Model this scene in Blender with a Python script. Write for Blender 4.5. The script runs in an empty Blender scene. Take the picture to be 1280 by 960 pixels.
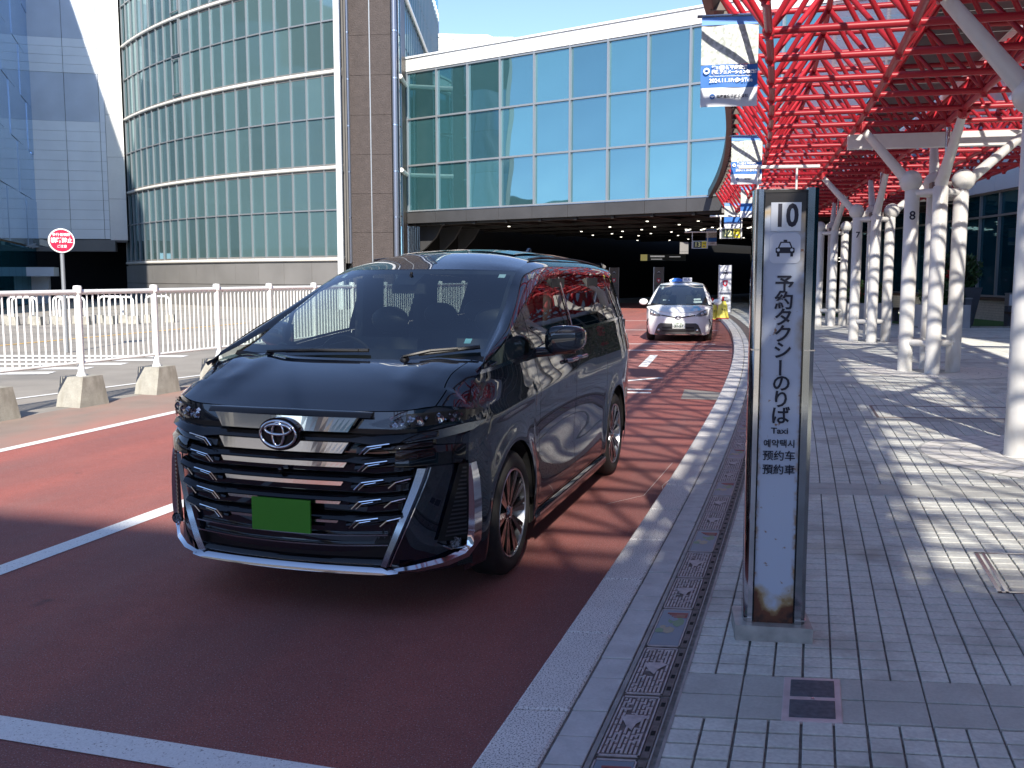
import bpy, bmesh, math, random
import numpy as np
from mathutils import Vector, Matrix
random.seed(7)
R=math.radians
scene=bpy.context.scene
COL=scene.collection

# ------------------------------------------------------------------ camera, sky, sun
cam_d=bpy.data.cameras.new('camera'); cam=bpy.data.objects.new('camera',cam_d); COL.objects.link(cam)
cam.location=(0,0,1.74); cam.rotation_euler=(R(90-6.38),0,0)
cam_d.sensor_width=36; cam_d.lens=1208/1280*36; cam_d.clip_start=.05; cam_d.clip_end=3000
scene.camera=cam
SUN_DX,SUN_EL=0.0,33.0
w=bpy.data.worlds.new('World'); scene.world=w; w.use_nodes=True
nt=w.node_tree; bg=nt.nodes['Background']
sky=nt.nodes.new('ShaderNodeTexSky'); sky.sky_type='NISHITA'; sky.sun_disc=False
sky.sun_elevation=R(SUN_EL); sky.sun_rotation=math.atan2(-SUN_DX,-1.0)
sky.air_density=.55; sky.dust_density=.12; sky.ozone_density=4.5
hs=nt.nodes.new('ShaderNodeHueSaturation'); hs.inputs['Saturation'].default_value=.90
nt.links.new(sky.outputs[0],hs.inputs['Color']); nt.links.new(hs.outputs[0],bg.inputs[0]); bg.inputs[1].default_value=.15
sl=bpy.data.lights.new('sun','SUN'); sl.energy=4.0; sl.angle=R(.8); sl.color=(1,.93,.82)
so=bpy.data.objects.new('sun',sl); COL.objects.link(so)
so.rotation_euler=Vector((SUN_DX,1,-math.tan(R(SUN_EL))*math.hypot(SUN_DX,1))).to_track_quat('-Z','Y').to_euler()
so.location=(-10,-30,30)
vs=scene.view_settings; vs.view_transform='Standard'; vs.look='None'; vs.exposure=1.1; vs.gamma=1
scene.cycles.max_bounces=8; scene.cycles.transparent_max_bounces=12
try: scene.cycles.use_denoising=True
except Exception: pass

# ------------------------------------------------------------------ helpers
class MB:
    def __init__(s): s.v=[]; s.f=[]; s.m=[]
    def add(s,vs,fs,mi=0):
        b=len(s.v); s.v+= [tuple(p) for p in vs]; s.f+=[tuple(b+i for i in f) for f in fs]; s.m+=[mi]*len(fs); return s
    def box(s,c,d,rz=0,mi=0,taper=1.0):
        x,y,z=d[0]/2,d[1]/2,d[2]/2; P=[]
        cr,sr=math.cos(rz),math.sin(rz)
        for sz in (-1,1):
            k=taper if sz>0 else 1
            for sx,sy in ((-1,-1),(1,-1),(1,1),(-1,1)):
                px,py=sx*x*k,sy*y*k
                P.append((c[0]+px*cr-py*sr,c[1]+px*sr+py*cr,c[2]+sz*z))
        return s.add(P,[(3,2,1,0),(4,5,6,7),(0,1,5,4),(1,2,6,5),(2,3,7,6),(3,0,4,7)],mi)
    def tube(s,p0,p1,r0,r1=None,n=10,caps=True,mi=0):
        r1=r0 if r1 is None else r1
        a=Vector(p0);b=Vector(p1);d=(b-a)
        if d.length<1e-6: return s
        d.normalize(); u=d.orthogonal().normalized(); w_=d.cross(u)
        P=[]
        for p,r in ((a,r0),(b,r1)):
            for i in range(n):
                t=2*math.pi*i/n; P.append(p+(u*math.cos(t)+w_*math.sin(t))*r)
        F=[(i,(i+1)%n,n+(i+1)%n,n+i) for i in range(n)]
        if caps: F+=[tuple(range(n-1,-1,-1)),tuple(range(n,2*n))]
        return s.add(P,F,mi)
    def poly(s,pts,r,n=8,mi=0):
        for a,b in zip(pts[:-1],pts[1:]): s.tube(a,b,r,n=n,mi=mi)
        for p in pts[1:-1]: s.sphere(p,r,6,n,mi)
        return s
    def sphere(s,c,r,nu=8,nv=12,mi=0,sc=(1,1,1)):
        P=[];F=[]
        for i in range(nu+1):
            th=math.pi*i/nu
            for j in range(nv):
                ph=2*math.pi*j/nv
                P.append((c[0]+r*sc[0]*math.sin(th)*math.cos(ph),c[1]+r*sc[1]*math.sin(th)*math.sin(ph),c[2]+r*sc[2]*math.cos(th)))
        for i in range(nu):
            for j in range(nv):
                F.append((i*nv+j,(i+1)*nv+j,(i+1)*nv+(j+1)%nv,i*nv+(j+1)%nv))
        return s.add(P,F,mi)
    def prism(s,pts,axis,lo,hi,mi=0):
        # pts 2D polygon; axis: the extruded axis 'x','y','z'
        n=len(pts)
        def mk(p,h): return {'x':(h,p[0],p[1]),'y':(p[0],h,p[1]),'z':(p[0],p[1],h)}[axis]
        P=[mk(p,lo) for p in pts]+[mk(p,hi) for p in pts]
        F=[(i,(i+1)%n,n+(i+1)%n,n+i) for i in range(n)]+[tuple(range(n-1,-1,-1)),tuple(range(n,2*n))]
        return s.add(P,F,mi)
    def grid(s,P,nu,nv,mi=0,flip=False):
        F=[]
        for i in range(nu-1):
            for j in range(nv-1):
                q=(i*nv+j,i*nv+j+1,(i+1)*nv+j+1,(i+1)*nv+j)
                F.append(q[::-1] if flip else q)
        return s.add(P,F,mi)
    def lathe(s,prof,n=32,axis='y',c=(0,0,0),mi=0):
        # prof: (r, h) along the axis
        P=[];m=len(prof)
        for i in range(n):
            t=2*math.pi*i/n; ct,st=math.cos(t),math.sin(t)
            for r,h in prof:
                q={'y':(r*ct,h,r*st),'z':(r*ct,r*st,h),'x':(h,r*ct,r*st)}[axis]
                P.append((c[0]+q[0],c[1]+q[1],c[2]+q[2]))
        F=[]
        for i in range(n):
            k=(i+1)%n
            for j in range(m-1): F.append((i*m+j,i*m+j+1,k*m+j+1,k*m+j))
        return s.add(P,F,mi)
    def mesh(s,name,mats,smooth=None):
        me=bpy.data.meshes.new(name); me.from_pydata(s.v,[],s.f)
        if not isinstance(mats,(list,tuple)): mats=[mats]
        for m in mats: me.materials.append(m)
        if len(mats)>1: me.polygons.foreach_set('material_index',s.m)
        if smooth is not None:
            bm=bmesh.new(); bm.from_mesh(me)
            bmesh.ops.remove_doubles(bm,verts=bm.verts,dist=1e-5)
            bmesh.ops.recalc_face_normals(bm,faces=bm.faces)
            bm.to_mesh(me); bm.free()
            me.polygons.foreach_set('use_smooth',[True]*len(me.polygons))
            if smooth<180: me.set_sharp_from_angle(angle=R(smooth))
        me.update(); return me
def obj(name,mb,mats,parent=None,smooth=None,kind=None,loc=None,rot=None):
    me=mb.mesh(name,mats,smooth) if isinstance(mb,MB) else mb
    o=bpy.data.objects.new(name,me); COL.objects.link(o)
    if parent is not None: o.parent=parent
    if kind: o['kind']=kind
    if loc is not None: o.location=loc
    if rot is not None: o.rotation_euler=rot
    return o
def tag(o,label,cat,group=None):
    o['label']=label; o['category']=cat
    if group: o['group']=group
    return o
def thing(name,label,cat,loc=(0,0,0),rz=0,group=None):
    o=bpy.data.objects.new(name,None); COL.objects.link(o); o.location=loc; o.rotation_euler=(0,0,rz)
    o.empty_display_size=.2
    return tag(o,label,cat,group)
def struct(name,mb,mats,smooth=None,parent=None): return obj(name,mb,mats,parent,smooth,None if parent else 'structure')
def copy_tree(o,parent=None):
    c=o.copy(); COL.objects.link(c)
    if parent is not None: c.parent=parent
    for ch in list(o.children): copy_tree(ch,c)
    return c
def inst(o,loc=None,rot=None,scale=None,parent='same'):
    c=o.copy(); COL.objects.link(c)
    if parent!='same': c.parent=parent
    if loc is not None: c.location=loc
    if rot is not None: c.rotation_euler=rot
    if scale is not None: c.scale=scale
    return c
def text_obj(s,size,mat,parent,loc,rot,name='lettering',off=0.0,ext=.001,align='CENTER',sx=1.0,line=1.0):
    cu=bpy.data.curves.new(name,'FONT'); cu.body=s; cu.size=size; cu.align_x=align; cu.align_y='CENTER'
    cu.offset=off; cu.extrude=ext; cu.space_line=line; cu.resolution_u=3
    t=bpy.data.objects.new(name+'_tmp',cu); COL.objects.link(t)
    dg=bpy.context.evaluated_depsgraph_get(); dg.update()
    me=bpy.data.meshes.new_from_object(t.evaluated_get(dg)); me.name=name
    bpy.data.objects.remove(t); bpy.data.curves.remove(cu)
    me.materials.clear(); me.materials.append(mat)
    o=bpy.data.objects.new(name,me); COL.objects.link(o)
    if parent is not None: o.parent=parent
    o.location=loc; o.rotation_euler=rot; o.scale=(sx,1,1)
    return o

# ------------------------------------------------------------------ materials
def mat(name,col=(.5,.5,.5),rough=.5,metal=0,noise=None,bump=None,coat=0,ior=1.45,emit=None,spec=None,coords='Object'):
    """noise=(scale,amount[,detail]) multiplies the colour; bump=(scale,strength)"""
    m=bpy.data.materials.new(name); m.use_nodes=True; n=m.node_tree; b=n.nodes['Principled BSDF']
    b.inputs['Base Color'].default_value=(*col,1); b.inputs['Roughness'].default_value=rough
    b.inputs['Metallic'].default_value=metal; b.inputs['Coat Weight'].default_value=coat; b.inputs['Coat Roughness'].default_value=.004
    b.inputs['IOR'].default_value=ior
    if emit: b.inputs['Emission Color'].default_value=(*emit[:3],1); b.inputs['Emission Strength'].default_value=emit[3]
    if noise or bump:
        tc=n.nodes.new('ShaderNodeTexCoord')
    if noise:
        last=None
        for k,(sc,am) in enumerate(noise):
            nz=n.nodes.new('ShaderNodeTexNoise'); nz.inputs['Scale'].default_value=sc; nz.inputs['Detail'].default_value=6
            n.links.new(tc.outputs[coords],nz.inputs['Vector'])
            mr=n.nodes.new('ShaderNodeMapRange'); mr.inputs[1].default_value=.3; mr.inputs[2].default_value=.7
            mr.inputs[3].default_value=1-am; mr.inputs[4].default_value=1+am
            n.links.new(nz.outputs[0],mr.inputs[0])
            if last is None: last=mr.outputs[0]
            else:
                mm=n.nodes.new('ShaderNodeMath'); mm.operation='MULTIPLY'; n.links.new(last,mm.inputs[0]); n.links.new(mr.outputs[0],mm.inputs[1]); last=mm.outputs[0]
        vm=n.nodes.new('ShaderNodeVectorMath'); vm.operation='SCALE'; vm.inputs[0].default_value=col
        n.links.new(last,vm.inputs['Scale']); n.links.new(vm.outputs[0],b.inputs['Base Color'])
    if bump:
        nz=n.nodes.new('ShaderNodeTexNoise'); nz.inputs['Scale'].default_value=bump[0]; nz.inputs['Detail'].default_value=4
        n.links.new(tc.outputs[coords],nz.inputs['Vector'])
        bp=n.nodes.new('ShaderNodeBump'); bp.inputs['Strength'].default_value=bump[1]; bp.inputs['Distance'].default_value=bump[2] if len(bump)>2 else .01
        n.links.new(nz.outputs[0],bp.inputs['Height']); n.links.new(bp.outputs[0],b.inputs['Normal'])
    return m
def nodes(m): return m.node_tree.nodes,m.node_tree.links
def two_tone(m,c1,c2,scale,lo,hi,coords='Object',stretch=None,detail=8,rough2=None,rotz=0):
    """blend the base colour towards c2 where a noise passes lo..hi (stains, wear)"""
    n,l=nodes(m); b=n['Principled BSDF']
    tc=n.new('ShaderNodeTexCoord'); src=tc.outputs[coords]
    if rotz:
        vr=n.new('ShaderNodeVectorRotate'); vr.rotation_type='Z_AXIS'; vr.inputs['Angle'].default_value=R(-rotz); l.new(src,vr.inputs['Vector']); src=vr.outputs[0]
    if stretch:
        mp=n.new('ShaderNodeMapping'); mp.inputs['Scale'].default_value=stretch; l.new(src,mp.inputs[0]); src=mp.outputs[0]
    nz=n.new('ShaderNodeTexNoise'); nz.inputs['Scale'].default_value=scale; nz.inputs['Detail'].default_value=detail; l.new(src,nz.inputs['Vector'])
    mr=n.new('ShaderNodeMapRange'); mr.inputs[1].default_value=lo; mr.inputs[2].default_value=hi; l.new(nz.outputs[0],mr.inputs[0])
    mx=n.new('ShaderNodeMix'); mx.data_type='RGBA'; mx.inputs[6].default_value=(*c1,1); mx.inputs[7].default_value=(*c2,1)
    old=b.inputs['Base Color'].links
    if old: l.new(old[0].from_socket,mx.inputs[6])
    l.new(mr.outputs[0],mx.inputs[0]); l.new(mx.outputs[2],b.inputs['Base Color'])
    return m
M={}
M['asphalt']=two_tone(mat('asphalt',(.31,.285,.25),.9,noise=[(220,.22),(1.2,.10)],bump=(300,.5,.004)),(0,0,0),(.20,.19,.175),.5,.5,.75)
M['red']=two_tone(two_tone(mat('red_paving',(.37,.110,.088),.82,noise=[(230,.48),(85,.22),(9,.08),(.9,.10)],bump=(330,.6,.004)),(0,0,0),(.33,.145,.122),1.3,.52,.75,stretch=(1,.25,1),rotz=-16),(0,0,0),(.19,.088,.085),.9,.42,.78,stretch=(1,.12,1),rotz=-16)
two_tone(M['red'],(0,0,0),(.42,.33,.33),150,.60,.68,detail=2)
two_tone(M['red'],(0,0,0),(.07,.05,.055),110,.62,.70,detail=2)
two_tone(M['red'],(0,0,0),(.10,.06,.06),1.7,.70,.78)
M['redworn']=two_tone(mat('worn_red_edge',(.28,.215,.18),.88,noise=[(240,.22),(2,.1)],bump=(300,.5,.004)),(0,0,0),(.40,.205,.165),.9,.46,.66,stretch=(1,.35,1))
M['line']=two_tone(mat('road_paint',(.86,.86,.84),.7,noise=[(140,.10)],bump=(260,.5,.003)),(0,0,0),(.30,.25,.24),95,.60,.72)
M['yline']=mat('yellow_paint',(.72,.45,.12),.7,noise=[(60,.2)])
M['granite']=two_tone(mat('granite_kerb',(.80,.78,.75),.75,noise=[(3,.10)],bump=(200,.35,.003)),(0,0,0),(.20,.195,.19),150,.52,.62,detail=3)
M['tile']=two_tone(mat('pavement_tile',(.67,.68,.625),.72,noise=[(7,.09),(60,.12),(.8,.10)],bump=(90,.45,.003)),(0,0,0),(.38,.365,.33),2.6,.52,.76)
M['tile2']=mat('pavement_tile_dark',(.51,.515,.475),.72,noise=[(7,.08),(80,.08),(.8,.10)],bump=(110,.4,.003))
M['tileb']=mat('border_tile',(.58,.58,.57),.7,noise=[(9,.12),(90,.06)],bump=(90,.3,.002))
M['tilec']=mat('pale_circle_tile',(.82,.80,.74),.75,noise=[(12,.08)])
M['grout']=mat('grout',(.22,.215,.20),.95,noise=[(30,.3)])
M['concrete']=two_tone(mat('concrete',(.34,.33,.29),.9,noise=[(6,.18),(70,.12)],bump=(60,.5,.006)),(0,0,0),(.24,.225,.19),3,.5,.7,stretch=(2,2,.6))
M['castiron']=mat('cast_iron',(.26,.215,.20),.6,.5,noise=[(30,.25)])
M['ironhi']=mat('polished_iron',(.42,.36,.35),.45,.45,noise=[(30,.2)])
M['white']=mat('white_paint',(.80,.81,.80),.32,noise=[(3,.05),(18,.03)])
M['whitecol']=two_tone(mat('column_white_paint',(.68,.67,.64),.34,noise=[(2.5,.05)]),(0,0,0),(.52,.48,.41),5,.58,.80,stretch=(1,1,.3))
M['redp']=mat('red_tube_paint',(.38,.017,.028),.38,noise=[(4,.08)])
M['chrome']=mat('chrome',(.56,.57,.60),.07,1)
M['chromed']=mat('dark_chrome',(.42,.44,.47),.12,1)
M['satin']=mat('satin_silver',(.55,.57,.6),.28,1)
M['steel']=mat('stainless_steel',(.56,.55,.54),.17,1,noise=[(8,.12)])
M['black']=mat('gloss_black_paint',(.004,.006,.012),.35,0,coat=1.0,ior=1.1)
M['black'].node_tree.nodes['Principled BSDF'].inputs['Coat IOR'].default_value=1.68
M['bplast']=mat('black_plastic',(.012,.012,.013),.45)
M['gbplast']=mat('gloss_black_plastic',(.004,.004,.005),.3,coat=1,ior=1.1)
M['rubber']=mat('tyre_rubber',(.022,.021,.020),.72,noise=[(40,.2)])
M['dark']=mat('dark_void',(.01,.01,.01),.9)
M['seat']=mat('seat_leather',(.012,.012,.013),.5)
M['green']=mat('green_plate',(.045,.22,.012),.55)
M['wallwhite']=mat('white_metal_cladding',(.74,.73,.70),.45,noise=[(.4,.04),(9,.02)])
M['panel']=mat('pale_metal_panel',(.74,.77,.80),.42,noise=[(.5,.06)])
M['panelb']=mat('blue_grey_panel',(.50,.55,.63),.35,noise=[(.6,.08)])
M['facedark']=mat('charcoal_cladding',(.055,.055,.058),.45,noise=[(.7,.15)])
M['greywall']=mat('grey_cladding',(.17,.165,.16),.6,noise=[(.6,.1)])
M['gtube']=mat('blue_grey_metal_tube',(.20,.22,.27),.3,.6)
M['mullion']=mat('grey_mullion',(.30,.32,.34),.4,.5)
M['bluegrey']=mat('right_terminal_fascia',(.42,.45,.53),.4,noise=[(.5,.05)])
M['gutter']=mat('bronze_gutter',(.10,.085,.075),.4,.3,noise=[(2,.2)])
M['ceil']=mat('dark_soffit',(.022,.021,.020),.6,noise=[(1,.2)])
M['lamp']=mat('lit_downlight',(1,1,1),.5,emit=(1,.93,.78,1.6))
M['textblack']=mat('navy_black_vinyl',(.012,.014,.03),.45)
M['textwhite']=mat('white_vinyl',(.85,.86,.88),.5)
M['yellow']=mat('yellow_sign_face',(.80,.66,.02),.5)
M['signdark']=mat('dark_green_sign_face',(.035,.05,.04),.3)
M['brick']=mat('pale_brick',(.48,.44,.37),.85,noise=[(14,.15)])
M['brownwood']=mat('brown_bench_wood',(.07,.045,.035),.55,noise=[(20,.3)])
M['planter']=mat('grey_planter',(.09,.10,.12),.6,noise=[(3,.15)])
M['planterw']=mat('pale_planter',(.46,.47,.49),.7,noise=[(3,.08)])
M['leaf']=mat('leaf',(.035,.085,.022),.55,noise=[(4,.35)])
M['flower']=mat('red_flower',(.55,.02,.03),.5)
M['grass']=mat('grass',(.05,.13,.03),.8,noise=[(30,.3)])
M['skin']=mat('skin',(.55,.34,.25),.5)
M['shirt']=mat('blue_white_shirt',(.55,.62,.74),.8)
M['trouser']=mat('dark_trousers',(.015,.016,.02),.8)
M['hair']=mat('black_hair',(.01,.009,.008),.6)
M['globe']=mat('opal_globe',(.66,.65,.62),.22,coat=.4,noise=[(3,.04)])
M['redsign']=mat('red_sign_face',(.62,.012,.055),.4)
M['taxiwhite']=mat('taxi_white_paint',(.82,.82,.81),.2,coat=.8)
M['cyan']=mat('pale_cyan_decal',(.25,.62,.78),.4)
M['bluelamp']=mat('blue_roof_lamp',(.03,.16,.62),.3,coat=.5)
M['headl']=mat('headlamp_inside',(.20,.21,.23),.12,.9,bump=(45,1.0,.03))
M['drl']=mat('clear_led_strip',(.13,.15,.17),.15,.6,bump=(60,.5,.01))
M['taxiplate']=mat('taxi_plate_white',(.75,.80,.74),.5)
M['conerd']=mat('cone_red',(.62,.03,.04),.5)
M['bagyel']=mat('yellow_cover',(.80,.72,.12),.6,bump=(9,.5,.04))
M['blue']=mat('banner_blue',(.02,.13,.42),.5)
M['bannerw']=mat('banner_white',(.60,.63,.68),.55)
M['bannertop']=mat('banner_hem_blue',(.12,.30,.72),.5)
M['bannerimg']=two_tone(mat('banner_picture',(.52,.54,.52),.55,noise=[(9,.18),(30,.15)]),(0,0,0),(.30,.33,.30),22,.42,.62)
M['bright_band']=mat('white_band_tube',(.74,.71,.66),.3)
# glass
def glass_clear(name,tint,refl_ior=1.6,rough=0.0,alpha=.75,dif=None):
    m=bpy.data.materials.new(name); m.use_nodes=True; n,l=nodes(m); n.remove(n['Principled BSDF'])
    out=n['Material Output']; tr=n.new('ShaderNodeBsdfTransparent'); tr.inputs[0].default_value=(*tint,1)
    gl=n.new('ShaderNodeBsdfGlossy'); gl.inputs['Roughness'].default_value=rough; gl.inputs[0].default_value=(1,1,1,1)
    lw=n.new('ShaderNodeLayerWeight'); lw.inputs[0].default_value=.5; f0=((refl_ior-1)/(refl_ior+1))**2
    pw=n.new('ShaderNodeMath'); pw.operation='POWER'; pw.inputs[1].default_value=5; l.new(lw.outputs['Facing'],pw.inputs[0])
    fr=n.new('ShaderNodeMapRange'); fr.inputs[3].default_value=f0; fr.inputs[4].default_value=1.0; l.new(pw.outputs[0],fr.inputs[0])
    mx=n.new('ShaderNodeMixShader'); l.new(fr.outputs[0],mx.inputs[0]); l.new(tr.outputs[0],mx.inputs[1]); l.new(gl.outputs[0],mx.inputs[2])
    if dif:
        df=n.new('ShaderNodeBsdfDiffuse'); df.inputs[0].default_value=(*dif,1); m2=n.new('ShaderNodeMixShader'); m2.inputs[0].default_value=1-alpha
        l.new(tr.outputs[0],m2.inputs[1]); l.new(df.outputs[0],m2.inputs[2]); l.new(m2.outputs[0],mx.inputs[1])
    l.new(mx.outputs[0],out.inputs[0]); return m
def glass_wall(name,base,refl,tint,noise_s=.25,jit=.25,rough=.02,bumpy=.25):
    """mirror-like curtain wall glass: body colour plus a tinted reflection, slightly wavy and different per pane"""
    m=bpy.data.materials.new(name); m.use_nodes=True; n,l=nodes(m); n.remove(n['Principled BSDF']); out=n['Material Output']
    df=n.new('ShaderNodeBsdfDiffuse'); gl=n.new('ShaderNodeBsdfGlossy'); gl.inputs['Roughness'].default_value=rough; gl.inputs[0].default_value=(*tint,1)
    oi=n.new('ShaderNodeObjectInfo'); mr=n.new('ShaderNodeMapRange'); mr.inputs[3].default_value=1-jit; mr.inputs[4].default_value=1+jit; l.new(oi.outputs['Random'],mr.inputs[0])
    vm=n.new('ShaderNodeVectorMath'); vm.operation='SCALE'; vm.inputs[0].default_value=base; l.new(mr.outputs[0],vm.inputs['Scale']); l.new(vm.outputs[0],df.inputs[0])
    fr=n.new('ShaderNodeFresnel'); fr.inputs[0].default_value=1.5
    ma=n.new('ShaderNodeMath'); ma.operation='ADD'; ma.use_clamp=True; ma.inputs[1].default_value=refl; l.new(fr.outputs[0],ma.inputs[0])
    mx=n.new('ShaderNodeMixShader'); l.new(ma.outputs[0],mx.inputs[0]); l.new(df.outputs[0],mx.inputs[1]); l.new(gl.outputs[0],mx.inputs[2])
    tc=n.new('ShaderNodeTexCoord'); nz=n.new('ShaderNodeTexNoise'); nz.inputs['Scale'].default_value=noise_s; nz.inputs['Detail'].default_value=1
    l.new(tc.outputs['Object'],nz.inputs['Vector']); bp=n.new('ShaderNodeBump'); bp.inputs['Strength'].default_value=bumpy; bp.inputs['Distance'].default_value=.05
    l.new(nz.outputs[0],bp.inputs['Height']); l.new(bp.outputs[0],gl.inputs['Normal'])
    l.new(mx.outputs[0],out.inputs[0]); return m
M['gl_van']=glass_clear('windscreen_glass',(.60,.68,.65),2.35)
M['gl_side']=glass_clear('side_window_glass',(.80,.88,.85),1.75)
M['gl_priv']=glass_clear('privacy_glass',(.20,.24,.24),1.75)
M['gl_lens']=glass_clear('lamp_lens',(.7,.7,.72),1.25)
M['gl_bridge']=glass_wall('bridge_glass',(.035,.10,.11),.34,(.50,.76,.80),.35,.35,.015,.5)
M['gl_tower']=glass_wall('tower_glass',(.075,.130,.138),.16,(.60,.80,.85),.3,.22,.05,.5)
M['gl_dark']=glass_wall('terminal_glass',(.004,.035,.055),.05,(.30,.55,.65),.2,.15,.03,.1)
M['gl_wing']=glass_wall('wing_glass_panel',(.32,.41,.50),.22,(.60,.75,.95),.2,.15,.08,.3)
M['roofdark']=mat('dark_opaque_roof_sheet',(.10,.10,.105),.6,noise=[(.8,.2)])
M['roofclear']=glass_clear('clear_roof_sheet',(.98,.98,.99),1.05,.3,.66,(.85,.83,.88))
M['roofopaque']=mat('opaque_roof_sheet',(.50,.50,.54),.6,noise=[(.6,.1)])
def _trl():
    n,l=nodes(M['roofopaque']); b=n['Principled BSDF']; t=n.new('ShaderNodeBsdfTranslucent'); t.inputs[0].default_value=(.55,.58,.68,1)
    mx=n.new('ShaderNodeMixShader'); mx.inputs[0].default_value=.7; l.new(b.outputs[0],mx.inputs[1]); l.new(t.outputs[0],mx.inputs[2]); l.new(mx.outputs[0],n['Material Output'].inputs[0])
_trl()
def rust_panel():
    m=mat('sign_panel_paint',(.50,.56,.66),.30,coat=.2); n,l=nodes(m); b=n['Principled BSDF']
    tc=n.new('ShaderNodeTexCoord'); sp=n.new('ShaderNodeSeparateXYZ'); l.new(tc.outputs['Object'],sp.inputs[0])
    nz=n.new('ShaderNodeTexNoise'); nz.inputs['Scale'].default_value=28; nz.inputs['Detail'].default_value=10; l.new(tc.outputs['Object'],nz.inputs['Vector'])
    nz2=n.new('ShaderNodeTexNoise'); nz2.inputs['Scale'].default_value=9; nz2.inputs['Detail'].default_value=6; l.new(tc.outputs['Object'],nz2.inputs['Vector'])
    def mth(op,a,b_=None,clamp=False):
        x=n.new('ShaderNodeMath'); x.operation=op; x.use_clamp=clamp
        for i,v in enumerate((a,b_)):
            if v is None: continue
            if isinstance(v,(int,float)): x.inputs[i].default_value=v
            else: l.new(v,x.inputs[i])
        return x.outputs[0]
    def rng(v,a,b_,c=0,d=1):
        x=n.new('ShaderNodeMapRange'); l.new(v,x.inputs[0]); x.inputs[1].default_value=a;x.inputs[2].default_value=b_;x.inputs[3].default_value=c;x.inputs[4].default_value=d; return x.outputs[0]
    def mix(f,c):
        x=n.new('ShaderNodeMix'); x.data_type='RGBA'; l.new(f,x.inputs[0])
        if b.inputs['Base Color'].links: l.new(b.inputs['Base Color'].links[0].from_socket,x.inputs[6])
        else: x.inputs[6].default_value=(.50,.56,.66,1)
        x.inputs[7].default_value=(*c,1); l.new(x.outputs[2],b.inputs['Base Color'])
    # side streaks of ochre stain: right side of the upper half, thin along the edges below
    ax=mth('ABSOLUTE',sp.outputs[0])
    edge=rng(sp.outputs[0],.048,.080); up=rng(sp.outputs[2],1.15,1.35)
    st=mth('MULTIPLY',mth('MULTIPLY',edge,up),rng(nz2.outputs[0],.36,.56),True); mix(mth('MULTIPLY',st,.75),(.33,.24,.10))
    edge2=rng(ax,.070,.084); mix(mth('MULTIPLY',mth('MULTIPLY',edge2,rng(nz.outputs[0],.45,.6)),rng(sp.outputs[2],1.6,.3)),(.40,.22,.07))
    # speckles
    mix(rng(nz.outputs[0],.67,.72),(.25,.14,.08))
    # foot rust
    h=mth('SUBTRACT',mth('ADD',sp.outputs[2],mth('MULTIPLY',nz2.outputs[0],-.26)),mth('MULTIPLY',ax,.5))
    mix(rng(h,.075,.025),(.42,.30,.14)); mix(rng(h,.035,.0),(.14,.05,.025)); mix(mth('MULTIPLY',rng(h,.0,-.06),rng(nz.outputs[0],.4,.6)),(.035,.02,.018))
    # burnt top
    t=mth('ADD',sp.outputs[2],mth('MULTIPLY',nz2.outputs[0],.10)); mix(rng(t,1.935,1.965),(.02,.018,.018)); mix(mth('MULTIPLY',rng(t,1.90,1.93),rng(t,1.96,1.94)),(.45,.36,.24))
    return m
M['rust']=rust_panel()

# ------------------------------------------------------------------ the kerb line and ground
YS=np.array([-30,-15,-5,0,3.04,4.83,6.01,8.25,11.8,17.04,23.1,33.9,46,60,90.])
XS=np.array([-10.6,-5.9,-2.75,-1.13,-.14,.43,.83,1.49,2.47,3.82,5.28,7.50,9.4,11.2,14.])
_c=np.polyfit(YS[1:-2],XS[1:-2],4)
def K(y): return float(np.polyval(_c,y))
def Kd(y): return float(np.polyval(np.polyder(_c),y))
def P(s,t,z=0.0): return (K(s)+t, s-.1*t, z)
def ribbon(mb,t0,t1,s0,s1,z,n=None,mi=0):
    n=n or max(2,int((s1-s0)/1.0)+1); pts=[]
    for i in range(n):
        s=s0+(s1-s0)*i/(n-1); pts+= [P(s,t0,z),P(s,t1,z)]
    return mb.grid(pts,n,2,mi,flip=True)
SW=.12
g=MB(); g.add([(-400,-200,-.004),(400,-200,-.004),(400,600,-.004),(-400,600,-.004)],[(0,1,2,3)])
struct('ground',g,M['asphalt'])
g=MB(); ribbon(g,-6.75,0.0,-15,62,0.0,60); struct('road',g,M['red'])
g=MB(); ribbon(g,-8.35,-6.75,-15,62,0.0,60); struct('road_edge',g,M['redworn'])
marks=thing('road_markings','white painted lines and bay markings on the red road','road marking')
marks['kind']='structure'; del marks['category']
def quadline(a,b,wd,z=.004,name='painted_line',m='line',n=1):
    a=Vector((a[0],a[1],0));b=Vector((b[0],b[1],0)); d=(b-a).normalized(); q=Vector((-d.y,d.x,0))*wd/2
    g=MB(); g.add([(a-q)[:2]+(z,),(b-q)[:2]+(z,),(b+q)[:2]+(z,),(a+q)[:2]+(z,)],[(0,1,2,3)])
    return obj(name,g,M[m],marks)
quadline((-3.6,4.05),(.0,2.99),.16)
quadline((-3.4,3.12),(-1.75,2.63),.15)
g=MB(); ribbon(g,-3.66,-3.50,-4,13.6,.004,40); obj('painted_line',g,M['line'],marks)
g=MB(); ribbon(g,-6.82,-6.68,-4,40,.004,60); obj('painted_line',g,M['line'],marks)
quadline((2.52,18.55),(3.14,21.3),.17)
quadline((1.2,14.45),(2.08,14.36),.16); quadline((1.2,14.86),(2.15,14.76),.14)
quadline((1.55,15.75),(2.56,16.50),.13)
quadline((1.9,22.75),(5.08,22.6),.16); quadline((1.9,24.9),(5.2,24.7),.13)
quadline((2.0,31.5),(6.6,31.0),.13); quadline((3.0,38),(7.6,37.4),.13)
quadline((-2.5,40),(1.0,44),.16); quadline((-.3,47),(2,52),.16); quadline((-8.2,11.3),(-5.5,16.9),.10)
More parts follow.
